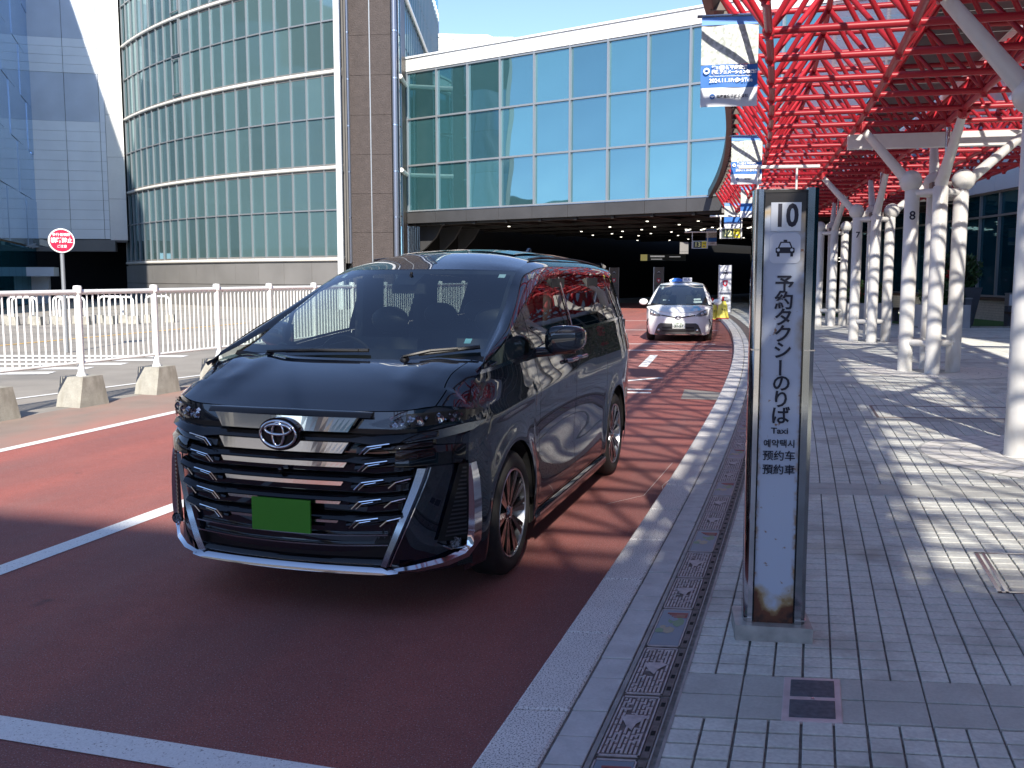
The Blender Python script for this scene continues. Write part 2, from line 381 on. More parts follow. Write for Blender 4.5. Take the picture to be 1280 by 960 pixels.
quadline((-5.5,16.9),(-1.8,30),.10); quadline((-13.4,22.2),(-9.9,36),.16,m='yline'); quadline((-14,17.7),(-10.2,14.0),.16,m='yline')
for k in range(5):
    quadline((-12.5,16.9+k*1.05),(-8.3+k*.3,17.35+k*.9),.45)
g=MB(); g.add([(-1.63,5.72,.004),(-1.22,5.55,.004),(-.79,5.55,.004),(-1.40,5.86,.004)],[(0,1,2,3)]); obj('painted_line',g,mat('worn_grey_paint',(.40,.42,.42),.7,noise=[(40,.15)]),marks)
g=MB(); g.add([(2.40,13.62,.004),(2.95,13.5,.004),(3.24,14.3,.004),(2.66,14.8,.004)],[(0,1,2,3)]); struct('asphalt_patch',g,M['asphalt'])
g=MB()
for a in [((.72,7.25),(1.05,7.55),(1.5,8.9)),((.95,6.5),(1.15,7.0),(1.25,7.9),(1.5,8.5))]:
    for p,q in zip(a[:-1],a[1:]):
        d=(Vector(q)-Vector(p)).normalized(); e=Vector((-d.y,d.x))*.0016
        g.add([(p[0]-e.x,p[1]-e.y,.004),(q[0]-e.x,q[1]-e.y,.004),(q[0]+e.x,q[1]+e.y,.004),(p[0]+e.x,p[1]+e.y,.004)],[(0,1,2,3)])
obj('chalk_scratch',g,M['line'],marks)
# sidewalk base
g=MB(); ribbon(g,0.02,20,-15,62,SW-.012,60)
sidewalk=struct('sidewalk',g,M['grout'])
kerb=obj('kerb',(lambda q:(ribbon(q,0.012,.205,-15,62,.02,80),q)[1])(MB()),M['grout'],None); kerb['kind']='structure'
def tile(mb,s0,s1,t0,t1,z0,z1,ch=.004,j=0):
    zz=z1+random.uniform(-1,1)*j
    c=[P(s0,t0),P(s0,t1),P(s1,t1),P(s1,t0)]; k=[P(s0+ch,t0+ch),P(s0+ch,t1-ch),P(s1-ch,t1-ch),P(s1-ch,t0+ch)]
    V=[(x,y,z0) for x,y,_ in c]+[(x,y,zz-ch*.6) for x,y,_ in c]+[(x,y,zz) for x,y,_ in k]
    mb.add(V,[(0,1,5,4),(1,2,6,5),(2,3,7,6),(3,0,4,7),(4,5,9,8),(5,6,10,9),(6,7,11,10),(7,4,8,11),(8,9,10,11)])
s=3.49-.785*12
while s<60:
    m=MB(); tile(m,s+.004,s+.781,0.0,.21,-.02,SW,.010); obj('kerb_stone',m,M['granite'],kerb); s+=.785
# border tiles
cnt=0; far=MB(); s=-3.0
while s<55:
    L=.2 if random.random()>.06 else .1
    if s>2.5 and cnt<150: m=MB(); tile(m,s+.003,s+L-.003,.222,.352,SW-.02,SW-.002,.003,.002); obj('border_tile',m,M['tileb'],sidewalk); cnt+=1
    else: tile(far,s+.003,s+L-.003,.222,.352,SW-.02,SW-.002,.003,.002)
    s+=L
obj('border_paving',far,M['tileb'],sidewalk,kind='stuff')
# ceramic paving tiles
ROW=.104; TW=.1155; BAND=3.72; B0=3.49; HOLES=[]
def covered(s0,s1,t0,t1):
    for a,b,c,d in HOLES:
        if s1>a and s0<b and t1>c and t0<d: return True
    return False
rows=[]; s=B0-BAND*2
while s<58:
    rows+=[(s,s+.195,'b'),(s+.195,s+.39,'b')]; q=s+.39
    for i in range(32): rows.append((q,q+ROW,'s')); q+=ROW
    s+=BAND
T0=.595; tiles=[]
for (a,b,k) in rows:
    if k=='b':
        for i in range(40 if a<30 else 36): tiles.append((a,b,T0+i*2*TW,T0+(i+1)*2*TW,1))
    else:
        if a<15:
            for i in range(80): tiles.append((a,b,T0+i*TW,T0+(i+1)*TW,0))
        else:
            for i in range(18): tiles.append((a,b,T0+i*4*TW,T0+(i+1)*4*TW,0))
def scr(t):
    x,y,_=P((t[0]+t[1])/2,(t[2]+t[3])/2)
    if y<2.2: return 1e9
    if abs(x/y)>.56: return 1e8
    return y
tiles=[t for t in tiles if not covered(*t[:4])]
tiles.sort(key=scr)
n1=n2=0; rest=[MB(),MB()]
for t in tiles:
    a,b,c,d,k=t; gp=.0046 if k==0 else .0035
    if k==0 and round((c-T0)/TW)%2==0: c2=c+.0015
    else: c2=c
    if (k==0 and n1<290 and a>2.4) or (k==1 and n2<60 and a>2.4):
        m=MB(); tile(m,a+gp+.002,b-gp-.002,c2+gp,d-gp,SW-.012,SW,.003,.0014)
        obj('paving_slab' if k else 'paving_tile',m,M['tile2' if k else 'tile'],sidewalk)
        if k: n2+=1
        else: n1+=1
    else: tile(rest[k],a+gp+.002,b-gp-.002,c2+gp,d-gp,SW-.012,SW,.003,.0012)
obj('far_paving_tiles',rest[0],M['tile'],sidewalk,kind='stuff'); obj('far_paving_slabs',rest[1],M['tile2'],sidewalk,kind='stuff')
# drain: steel channel with decorated cast covers
drain=thing('drainage_channel','row of ornamental cast iron maze-pattern drain covers along the kerb','drain',P(3.4,.47,SW))
drain.location=(0,0,0)
g=MB()
for t in (.362,.590): ribbon(g,t,t+.012,-3,55,SW+.001,70)
for t in (.374,.565): ribbon(g,t,t+.006,-3,55,SW+.0025,70)
obj('channel_rim',g,mat('dull_steel',(.30,.29,.28),.5,.5,noise=[(10,.2)]),drain)
g=MB(); ribbon(g,.374,.59,-3,55,SW-.008,70); obj('channel_base',g,M['grout'],drain)
s=3.16-.49*12; k=0
cols3=[mat('cover_recess',(.16,.13,.12),.7,noise=[(30,.3)]),mat('cover_raised',(.46,.40,.40),.5,.2,noise=[(30,.2)]),mat('enamel_green',(.12,.22,.10),.4),mat('enamel_sand',(.32,.26,.17),.4),mat('enamel_red',(.30,.05,.04),.4),mat('enamel_blue_grey',(.16,.19,.25),.4),M['dark']]
def cover_mesh(s0,kind):
    g=MB(); L=.475; a0,a1=.385,.528; z=SW
    def sl(sa,sb,ta,tb,z0,z1,mi):
        V=[]
        for zz in (z0,z1):
            for (sx,tx) in ((sa,ta),(sa,tb),(sb,tb),(sb,ta)):
                V.append(P(s0+sx,tx,zz))
        g.add(V,[(4,5,6,7),(0,1,5,4),(1,2,6,5),(2,3,7,6),(3,0,4,7)],mi)
    sl(.006,L,a0,a1,z-.008,z-.003,0)
    sl(.006,L,a1+.004,a1+.032,z-.008,z-.001,0)
    for q in range(4): sl(.05+q*.115,.085+q*.115,a1+.010,a1+.026,z-.001,z-.0005,6)
    sl(.006,.016,a0,a1,z-.003,z+.001,1); sl(L-.010,L,a0,a1,z-.003,z+.001,1); sl(.006,L,a0,a0+.006,z-.003,z+.001,1); sl(.006,L,a1-.006,a1,z-.003,z+.001,1)
    rnd=random.Random(kind*7+3)
    if kind<3:
        for c in range(8):
            t=a0+.013+c*.0152; q=.026
            while q<L-.03:
                ln=rnd.choice((.03,.045,.06,.09)); e=min(q+ln,L-.022)
                if not (.17<q<.30 and abs(c-3.6)<1.9+ (q-.17)*6): sl(q,e,t,t+.0085,z-.003,z+.0015,1)
                if rnd.random()<.45 and c<7: sl(e-.009,e,t,t+.0237,z-.003,z+.0013,1)
                q=e+.011
        tri=[(.30,.410),(.30,.510),(.24,.475),(.19,.468),(.23,.440)]
        g.add([P(s0+a,b,z+.002) for a,b in tri],[(0,1,2,3,4)],1)
        sl(.30,.312,.425,.495,z-.003,z+.002,1)
    else:
        sl(.02,L-.014,a0+.008,a1-.008,z-.003,z+.0004,5)
        for q in range(11):
            ca,cb=rnd.uniform(.06,L-.06),rnd.uniform(a0+.022,a1-.022); r=rnd.uniform(.012,.03)
            pts=[P(s0+min(max(ca+r*2.0*math.cos(i*1.05)*rnd.uniform(.6,1.2),.024),L-.018),min(max(cb+r*math.sin(i*1.05),a0+.01),a1-.01),z+.0008+q*.0001) for i in range(6)]
            g.add(pts,[tuple(range(6))],(2,3,2,5,2,3)[q%6])
        for q in range(4): sl(.36+q*.018,.37+q*.018,a0+.07-q*.012,a1-.012,z,z+.003,4)
    return g
while s<50:
    kind=[0,1,3,0,1,3,2,0,3][k%9]
    if s>2.2 and s<20: obj('drain_cover',cover_mesh(s,kind),cols3,drain)
    elif s<44:
        g=MB(); tile(g,s+.006,s+.475,.385,.56,SW-.008,SW,.003); obj('drain_cover',g,M['castiron'],drain)
    s+=.49; k+=1
# inspection cover in the pavement
def at(s,t,z): return P(s,t,z)
cv=thing('inspection_cover','pinkish steel cover frame with two dark tiles set in the pavement before the sign','cover',(0,0,0))
g=MB(); tile(g,3.480,3.865,.985,1.205,SW-.01,SW+.004,.004); obj('frame',g,mat('pinkish_steel',(.66,.54,.54),.45,.15,noise=[(12,.15)]),cv)
for a,b in ((3.505,3.655),(3.685,3.838)):
    g=MB(); tile(g,a,b,1.012,1.180,SW,SW+.007,.004); obj('insert_plate',g,mat('dark_insert',(.10,.11,.13),.6,noise=[(40,.3)]),cv)
g=MB(); tile(g,3.664,3.675,1.090,1.105,SW,SW+.008,.002); obj('bolt',g,M['steel'],cv)
# steel frame cover further right
cv=thing('pavement_access_frame','thin steel frame of an access cover in the sunlit paving at right','cover',(0,0,0))
for (a,b,c,d) in ((5.02,5.04,2.02,3.6),(5.02,5.75,2.02,2.045),(5.02,5.75,2.06,2.08),(5.73,5.75,2.02,3.6)):
    g=MB(); tile(g,a,b,c,d,SW,SW+.004,.002); obj('frame_bar',g,M['steel'],cv)
cv=thing('pavement_access_frame','long thin steel frame lying across the paving before the column group with 8','cover',(0,0,0))
for (a,b,c,d) in ((12.2,12.24,1.9,3.9),(11.2,12.24,1.9,1.93),(11.2,11.24,1.9,3.9)):
    g=MB(); tile(g,a,b,c,d,SW,SW+.004,.002); obj('frame_bar',g,M['castiron'],cv)
# lawn at the right
g=MB(); lx=[(13.2,30.8),(30,30.0),(30,42),(12.6,42)]
g.add([(x,y,SW+.006) for x,y in lx],[(0,1,2,3)])
lawn=struct('lawn',g,M['grass'])
g=MB(); g.box((19.5,30.3,SW+.01),(13.5,.25,.06),-.047); obj('lawn_edging',g,M['concrete'],lawn)

# ------------------------------------------------------------------ glass bridge building over the road
def gbox(name,c,d,m,parent,rz=0,**k):
    g=MB(); g.box(c,d,rz); return obj(name,g,M[m] if isinstance(m,str) else m,parent,**k)
br=thing('bridge_building','blue glass bridge building spanning the road with a white parapet','building',(-5.9,54.5,0),R(-35.91))
PW=2.12; ZR=[5.30,7.78,10.27,12.75]; NP=13
pane=MB(); pane.box((PW/2,.10,1.24),(PW-.05,.03,2.43)); pane_me=pane.mesh('pane',[M['gl_bridge']])
for r in range(3):
    for i in range(NP):
        obj('glass_pane',pane_me,None,br,loc=(i*PW+.17,0,ZR[r]))
for i in range(NP+1): gbox('mullion',(i*PW+.17,.02,9.03),(.09,.14,7.6),'mullion',br)
for z in ZR: gbox('transom',(NP*PW/2,.035,z),(NP*PW,.11,.09),'mullion',br)
gbox('room_behind_glass',(NP*PW/2,2.6,9.03),(NP*PW-.2,4.6,7.4),mat('dim_interior',(.05,.08,.085),.8),br)
wf=gbox('white_parapet',(14.2,.2,13.14),(29,.5,.66),'wallwhite',br)
for i in range(0,NP): 
    gbox('parapet_panel',(i*PW+1.15,-.062,13.14),(PW-.012,.02,.652),'wallwhite',br)
gbox('parapet_cap',(14.2,.18,13.53),(29,.66,.10),'panel',br)
gbox('roof',(14.2,16,13.2),(28.8,31,.5),'wallwhite',br)
for i in range(NP): gbox('fascia_panel',(i*PW+1.23,-.02,4.93),(PW-.02,.3,.60),'facedark',br)
gbox('fascia_edge',(14.2,-.03,5.245),(28.5,.34,.03),'satin',br)
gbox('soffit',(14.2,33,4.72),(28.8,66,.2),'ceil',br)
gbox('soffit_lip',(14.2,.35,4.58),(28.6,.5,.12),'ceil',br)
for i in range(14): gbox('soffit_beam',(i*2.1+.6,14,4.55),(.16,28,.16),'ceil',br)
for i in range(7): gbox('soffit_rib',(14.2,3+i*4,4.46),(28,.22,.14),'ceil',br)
gbox('blackout_end_wall',(14.2,58,2.45),(60,.4,5.0),'dark',br)  # black walls added here to shut light out of the underpass
gbox('blackout_side_wall',(-1.2,31,2.45),(.4,56,4.9),'dark',br)
gbox('blackout_side_wall',(29.2,30,2.45),(.4,58,4.9),'dark',br)
rnd=random.Random(5)
g=MB(); g.lathe([(0,0),(.065,0),(.07,-.03)],10,'z'); lampme=g.mesh('downlight',[M['lamp']])
for i in range(9):
    for j in range(7):
        if rnd.random()<.55: obj('downlight',lampme,None,br,loc=(1.5+i*2.1+rnd.uniform(-.1,.1),1.8+j*3.7+(i%2)*1.2,4.40))
for i in range(5): 
    gbox('light_bar',(12.6+i*1.0,9.5-i*.2,4.30),(.07,1.5,.04),'lamp',br,rz=R(35))
for i in range(22):
    gbox('far_light',(6+rnd.uniform(0,18),30+rnd.uniform(0,24),4.25-rnd.uniform(0,1.3)),(.16,.04,.04),'lamp',br)
# curved baffles at the left end of the soffit
for i in range(3):
    g=MB(); g.prism([(0,4.55),(1.6,4.55),(1.15,3.9),(.4,3.3),(0,3.1)],'y',0,.12); obj('soffit_baffle',g,M['facedark'],br,loc=(.15,1.0+i*1.7,0))
gbox('white_roof_structure',(3.6,27,16.9),(4.6,9,7.4),'wallwhite',br,rz=R(35.9))

wb=thing('roof_plant_house','white panelled box structure rising behind the parapet against the sky','building',(-2.9,80,13))
def box_panels(parent,x0,x1,z0,z1,y,n,m,name='cladding_panel'):
    wd=(x1-x0)/n
    for i in range(n): gbox(name,(x0+(i+.5)*wd,y,(z0+z1)/2),(wd-.03,.06,z1-z0),m,parent)
gbox('core',(0,5.1,2.2),(6.0,10,11),'wallwhite',wb)
box_panels(wb,-3,3,-2,7.75,0,6,'wallwhite')
g=MB(); g.prism([(-3.05,7.75),(3.05,6.9),(3.05,7.0),(1.0,7.9),(-3.05,8.0)],'y',-.1,10); obj('roof_cap',g,M['wallwhite'],wb)
bpy.data.objects.remove(bpy.data.objects['white_roof_structure'])

# ------------------------------------------------------------------ curved glass tower
tw=thing('curved_glass_tower','curved teal glass office tower with white horizontal bands','building',(-8.8,50.5,0),R(180-42.99))
# local x runs away from the pylon along the front (chord 24.2), local y points outward to the viewer's side negative
TL=24.2
def tcurve(u): # outward bulge, local y
    return 1.5*4*(u/TL)*(1-u/TL)
def tp(u,out,z): 
    e=.01; dy=(tcurve(u+e)-tcurve(u-e))/(2*e); nn=math.hypot(1,dy)
    return (u-dy/nn*out, tcurve(u)+out/nn, z)
ZB=[2.6,7.3,12.1,16.8,21.5]; NC=22; CW=TL/NC
for fl in range(4):
    z0=ZB[fl]+.18; zm=ZB[fl]+2.55; z1=ZB[fl+1]-.18
    for a,b in ((z0,zm-.03),(zm+.03,z1)):
        for i in range(NC):
            u0,u1=i*CW+.03,(i+1)*CW-.03
            g=MB(); q0=tp(u0,-.12,0);q1=tp(u1,-.12,0); w0=tp(u0,-.16,0); w1=tp(u1,-.16,0)
            g.add([(q0[0],q0[1],a),(q1[0],q1[1],a),(q1[0],q1[1],b),(q0[0],q0[1],b),(w0[0],w0[1],a),(w1[0],w1[1],a),(w1[0],w1[1],b),(w0[0],w0[1],b)],
                  [(3,2,1,0),(4,5,6,7),(0,1,5,4),(2,3,7,6)]); obj('glass_pane',g,M['gl_tower'],tw)
def strip(name,z,hz,out0,out1,m,parent=tw,u0=0,u1=TL,n=30):
    g=MB(); pts=[]
    for i in range(n+1):
        u=u0+(u1-u0)*i/n
        for o,zz in ((out0,z-hz),(out1,z-hz),(out1,z+hz),(out0,z+hz),(out0,z-hz)): 
            q=tp(u,o,zz); pts.append(q)
    g.grid(pts,n+1,5); return obj(name,g,M[m],parent)
for z in ZB:
    g=MB(); pts=[]
    for i in range(31):
        u=TL*i/30
        for k in range(9):
            a=2*math.pi*k/8; pts.append(tp(u,-.03+.095*math.cos(a),z+.095*math.sin(a)))
    g.grid(pts,31,9); obj('white_band',g,M['bright_band'],tw,smooth=60)
    strip('band_backing',z,.20,-.25,-.10,'greywall')
for fl in range(4): strip('transom',ZB[fl]+2.55,.035,-.15,-.04,'mullion')
for i in range(NC+1):
    g=MB(); q=tp(i*CW,-.08,0); g.box((q[0],q[1],12.05),(.05,.12,18.9)); obj('mullion',g,M['mullion'],tw)
# open casement frames
for (i,fl,up) in ((12,3,0),(12,2,1),(12,2,0)):
    u=i*CW+CW/2; z=ZB[fl]+(3.6 if up else 1.35); g=MB()
    for du in (-.45,.45): q=tp(u+du,.0,z); g.box(q,(.05,.08,2.0))
    for dz in (-1,1): q=tp(u,.0,z+dz); g.box(q,(.95,.08,.05))
    obj('casement_frame',g,M['mullion'],tw)
strip('backing_wall',12.0,9.6,-.6,-.4,'greywall')
# base under the glass
for i in range(12):
    u0,u1=i*TL/12+.01,(i+1)*TL/12-.01
    for (za,zb) in ((0,1.25),(1.28,2.40)):
        g=MB(); q0=tp(u0,.02,0);q1=tp(u1,.02,0);w0=tp(u0,-.3,0);w1=tp(u1,-.3,0)
        g.add([(q0[0],q0[1],za),(q1[0],q1[1],za),(q1[0],q1[1],zb),(q0[0],q0[1],zb),(w0[0],w0[1],za),(w1[0],w1[1],za),(w1[0],w1[1],zb),(w0[0],w0[1],zb)],
              [(3,2,1,0),(4,5,6,7),(0,1,5,4),(2,3,7,6),(1,2,6,5),(0,3,7,4)]); obj('base_panel',g,M['greywall'],tw)
strip('base_core',1.2,1.2,-.8,-.25,'dark')
_mi=tw.matrix_basis.copy(); _mi=(Matrix.Translation(tw.location)@Matrix.Rotation(R(180-42.99),4,'Z')).inverted()
g=MB(); g.prism([tuple((_mi@Vector((x,y,0)))[:2]) for x,y in ((-8.2,51.4),(-6.9,52.3),(-6.9,80),(-24,80),(-25.8,66.9),(-17,58.9))],'z',0,22.5); obj('roof_mass',g,M['greywall'],tw)
g=MB(); g.tube(tp(.02,.1,0),tp(.02,.1,24),.16,n=10); obj('corner_trim',g,M['white'],tw,smooth=50)
tag(tw,'curved teal glass office tower with white horizontal bands','building')

py=thing('brown_pylon','tall dark brown ribbed pylon between the curved tower and the bridge','tower',(-7.3,51.2,0),R(-8))
gbox('core',(0,1.5,12),(2.2,2.9,24),'gutter',py)
brn=mat('brown_ribbed_brick',(.062,.050,.047),.8,noise=[(3,.12),(26,.30)],bump=(14,1.0,.05))
mp=None
for i,(x0,x1) in enumerate(((-1.10,.0),(.02,1.12))):
    for k in range(12):
        gbox('ribbed_panel',((x0+x1)/2,-.02,1+k*2.0),(x1-x0-.02,.10,1.985),brn,py)
gbox('joint_strip',(0.01,-.08,12),(.05,.05,24),'mullion',py)
for x in (-1.25,1.27):
    g=MB(); g.tube((x,.05,0),(x,.05,24),.14,n=12); obj('edge_tube',g,M['gtube'],py,smooth=50)
    for k in range(8):
        g=MB(); g.tube((x,.05,2.4+k*2.35),(x,.05,2.47+k*2.35),.155,n=12); obj('tube_collar',g,M['satin'],py,smooth=50)
# glass return wall beside the pylon, running back beyond the bridge roof
rw=thing('glass_return_wall','mirror-like glass side wall of the tower receding beside the white parapet','building',(-5.95,51.9,0))
gp=MB(); gp.box((0,.55,1.15),(.03,1.05,2.25)); gme=gp.mesh('pane',[M['gl_bridge']])
for i in range(26):
    for k in range(9):
        if i>3 and k<4: continue
        obj('glass_pane',gme,None,rw,loc=(0,i*1.1,2.6+k*2.35))
for i in range(27):
    gbox('mullion',(.03,i*1.1,12.5),(.07,.06,20.5),'mullion',rw)
for z in (7.3,12.1,16.9):
    g=MB(); g.tube((.12,0,z),(.12,28.6,z),.12,n=8); obj('band_tube',g,M['bright_band'],rw,smooth=50)
gbox('backing',(-.5,14.4,12),(.8,28.6,24),'greywall',rw)
gbox('corner_column',(.04,2.6,2.6),(.25,.25,5.2),'gtube',rw)

# ------------------------------------------------------------------ left buildings
lw=thing('panelled_wing','pale metal panelled wing hanging over the dark underpass at far left','building',(-31.4,64.7,0),math.atan2(1.3,5.4))
LB=math.hypot(5.4,1.3)
zz=4.2; rowsz=[]
for k in range(12): rowsz.append((zz,zz+.64,'p')); zz+=.64
rowsz.append((zz,zz+3.1,'b')); zz+=3.1
for k in range(4): rowsz.append((zz,zz+.55,'p')); zz+=.55
rowsz.append((zz,zz+2.9,'b')); zz+=2.9
for k in range(6): rowsz.append((zz,zz+.6,'p')); zz+=.6
for (a,b,k) in rowsz:
    for (x0,x1) in ((-.1,2.05),(2.07,4.15),(4.17,4.5)):
        gbox('cladding_panel',((x0+x1)/2,(.03 if k=='b' else 0),(a+b)/2),(x1-x0-.012,.08,b-a-.015),('panelb' if (k=='b' and x1<4.2) else 'panel'),lw)
g=MB(); g.prism([(4.52,4.1),(5.62,4.1),(5.62,26),(4.2,26)],'y',-.05,.5); 
for k in range(8): gbox('corner_panel',(5.06,-.02,5.5+k*2.75),(1.08,.10,2.73),'wallwhite',lw)
gbox('core',(2.75,6,15),(5.6,11.8,22),'greywall',lw)
gbox('lower_beam',(2.2,.3,3.75),(5.2,.9,.75),'greywall',lw)
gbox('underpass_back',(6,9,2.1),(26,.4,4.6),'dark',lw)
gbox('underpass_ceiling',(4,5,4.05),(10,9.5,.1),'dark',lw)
gw=thing('glazed_wing','blue glass clad wing seen edge-on at the left picture edge','building',(-23.6,43.0,0),math.atan2(21.7,-7.8))
LG=math.hypot(21.7,7.8)
for i in range(9):
    for k in range(7):
        x0=i*LG/9; zt=3.6+k*3.0
        if zt>13+i*1.2: continue
        gbox('glass_panel',(x0+LG/18,.0 if (i+k)%3 else .03,zt+1.5),(LG/9-.03,.06,2.97),'gl_wing',gw)
for i in range(9): gbox('ground_floor_glass',(i*LG/9+LG/18,.15,1.8),(LG/9-.05,.05,3.5),'gl_dark',gw)
g=MB(); g.prism([(0,0),(LG,0),(LG,29),(LG-8.6,25),(LG-17.1,20.5),(0,19)],'y',.2,14); obj('core',g,M['greywall'],gw)  # sloping top, out of view, shaped for its diagonal shadow on the panelled wing
gbox('end_pier',(.15,-.1,1.9),(.5,.6,3.8),'panel',gw)
gbox('entrance_beam',(LG-4.2,-.6,2.0),(3.2,1.6,.55),'panelb',gw)
gbox('entrance_pier',(LG-3.0,-.35,1.0),(1.3,1.0,2.0),'panelb',gw)
for k in range(3):
    g=MB(); g.box((LG-6.4+k*1.5,-.7,3.75),(.9,.25,.35),.5); g.tube((LG-6.4+k*1.5,0,3.5),(LG-6.4+k*1.5,-.7,3.7),.05); obj('wall_floodlight',g,M['mullion'],gw)
bpy.data.objects.get('lawn')

# ------------------------------------------------------------------ unseen structures behind the camera: added shade casters and far blocks
fb=thing('shade_deck','unseen pale grey slab added behind the camera to shade the foreground','bridge',(.25,-9.85,0),math.atan2(-.3,1))  # added out of view; its front edge throws the foreground shadow line
gbox('deck',(0,-3.5,9.55),(70,7,.6),'panel',fb)
gbox('parapet',(0,-.05,10.0),(70,.1,.34),'wallwhite',fb)
for x in (-24,-12,14,25): gbox('pier',(x,-4,4.62),(.8,1.2,9.25),'concrete',fb)
tb=thing('distant_terminal_block','pale terminal block far behind the camera','building',(-10,-95,0))
gbox('wall',(0,0,7),(150,14,14),'wallwhite',tb)
for k in range(3): gbox('window_band',(0,7.05,3+k*4.2),(148,.1,1.8),'gl_dark',tb)
tb2=thing('car_park_block','long low grey car park beyond the road at left behind the camera','building',(-60,5,0))
gbox('wall',(0,0,5),(16,90,10),'concrete',tb2)
tq=thing('shade_block_right','unseen tall pale block added behind the camera at right to cast shade','building',(21,-9,0))  # added unseen block, its height chosen to keep the right side shaded
gbox('wall',(0,0,10.5),(18,36,21),'bluegrey',tq)
for k in range(4): gbox('window_band',(-9.03,0,2.4+k*3.6),(.1,33,2.6),'gl_dark',tq)
for k in range(3): gbox('opening_band',(8.02,0,2.5+k*3.1),(.1,88,1.3),'dark',tb2)

# ------------------------------------------------------------------ terminal at the right
tr=thing('right_terminal','terminal frontage with dark teal glazing under a blue-grey fascia at right','building',(18.1,52,0),R(-90-1.2))
# local x runs toward the camera side (-Y world), local y -> +x world side... outward is -y
TRL=46
for i in range(31):
    x=i*1.5
    gbox('glass_pane',(x+.75,-.0,2.45),(1.44,.05,2.9),'gl_dark',tr)
    gbox('upper_glass_pane',(x+.75,-.0,4.35),(1.44,.05,.78),'gl_dark',tr)
    gbox('mullion',(x,-.05,2.9),(.07,.14,3.8),'mullion',tr)
    gbox('fascia_panel',(x+.75,-.25,6.9),(1.485,.10,4.2),'bluegrey',tr)
for z in (1.0,3.93,4.78): gbox('transom',(23.2,-.06,z),(46.5,.12,.07),'mullion',tr)
gbox('sill',(23.2,-.12,.90),(46.5,.34,.10),'brownwood',tr)
bm=[]; g=MB()
for r in range(8):
    for i in range(150):
        x=i*.30+(.15 if r%2 else 0)
        g.box((x+5,-.16,.10+.05+r*.093),(.288,.05,.083))
obj('base_bricks',g,M['brick'],tr,kind='stuff')
gbox('base_wall',(23.2,.05,.45),(46.5,.3,.85),'grout',tr)
gbox('core',(23.2,3.3,4.6),(46.5,6,9),mat('terminal_interior',(.012,.02,.024),.9),tr)

# ------------------------------------------------------------------ red space-frame canopy
cn=thing('red_canopy','curved red tubular space-frame canopy over the pavement','canopy',(0,0,0))
OFFB=[.58,2.02,3.45,4.90,6.35]; OFFT=[-.14,1.30,2.73,4.17,5.62,7.05]
ZBOT,ZTOP=4.30,5.35; BAY=1.36
# positions by arc length along the kerb so bays keep their size
ss=[-9.0]; 
while ss[-1]<41.5: ss.append(ss[-1]+BAY/math.hypot(1,Kd(ss[-1])))
# shift so that a node falls on Y=9.2
k0=min(range(len(ss)),key=lambda i:abs(ss[i]-9.35)); sh=9.35-ss[k0]; ss=[q+sh for q in ss]
def PC(s,t,z):
    d=Kd(s); n=math.hypot(1,d); return Vector((K(s)+t/n*1.0, s-t*d/n*.9, z))
NB=len(ss); B=[[PC(s,o,ZBOT) for o in OFFB] for s in ss]
T=[[PC((ss[i]+ss[i+1])/2,o,ZTOP) for o in OFFT] for i in range(NB-1)]
tubes=[]; nodesl=[]
for i in range(NB):
    for j in range(5):
        nodesl.append((B[i][j],.075,'b'))
        if i<NB-1: tubes.append((B[i][j],B[i+1][j],.043))
        if j<4: tubes.append((B[i][j],B[i][j+1],.043))
for i in range(NB-1):
    for j in range(6):
        nodesl.append((T[i][j],.065,'t'))
        if i<NB-2: tubes.append((T[i][j],T[i+1][j],.041))
        if j<5: tubes.append((T[i][j],T[i][j+1],.041))
    for j in range(5):
        for (bi) in (i,i+1):
            for tj in (j,j+1): tubes.append((B[bi][j],T[i][tj],.033))
# extra purlin layer over the top nodes
camp=Vector((0,0,1.74))
def inview(p):
    d=p.y*.9938-(p.z-1.74)*.1111
    if d<.5: return False
    u=p.x/d*1208; v=-(p.y*.1111+(p.z-1.74)*.9938)/d*1208
    return abs(u)<690 and v>-540
def score(a,b):
    c=(a+b)/2
    if not (inview(a) or inview(b)): return 1e6+(c-camp).length
    return (c-camp).length
tubes.sort(key=lambda t:score(t[0],t[1]))
g=MB(); g.tube((0,0,0),(0,0,1),1,n=9,caps=False); tme=g.mesh('truss_tube',[M['redp']],smooth=60)
def place_tube(a,b,r,name,me,parent):
    o=bpy.data.objects.new(name,me); COL.objects.link(o); o.parent=parent
    d=b-a; o.location=a; o.rotation_mode='QUATERNION'; o.rotation_quaternion=d.to_track_quat('Z','Y'); o.scale=(r,r,d.length); return o
for a,b,r in tubes[:296]: place_tube(a,b,r,'truss_tube',tme,cn)
g=MB()
for a,b,r in tubes[296:]: g.tube(a,b,r,n=6,caps=False)
obj('far_truss_tubes',g,M['redp'],cn,smooth=60,kind='stuff')
nodesl.sort(key=lambda t:score(t[0],t[0]))
g=MB(); g.sphere((0,0,0),1,6,10); g.tube((0,0,-1.25),(0,0,1.25),.55,n=8); nme=g.mesh('node',[M['redp']],smooth=60)
for p,r,_ in nodesl[:200]:
    o=obj('truss_node',nme,None,cn,loc=p); o.scale=(r,r,r)
g=MB()
for p,r,_ in nodesl[200:]: g.sphere(p,r,4,6)
obj('far_truss_nodes',g,M['redp'],cn,smooth=60,kind='stuff')
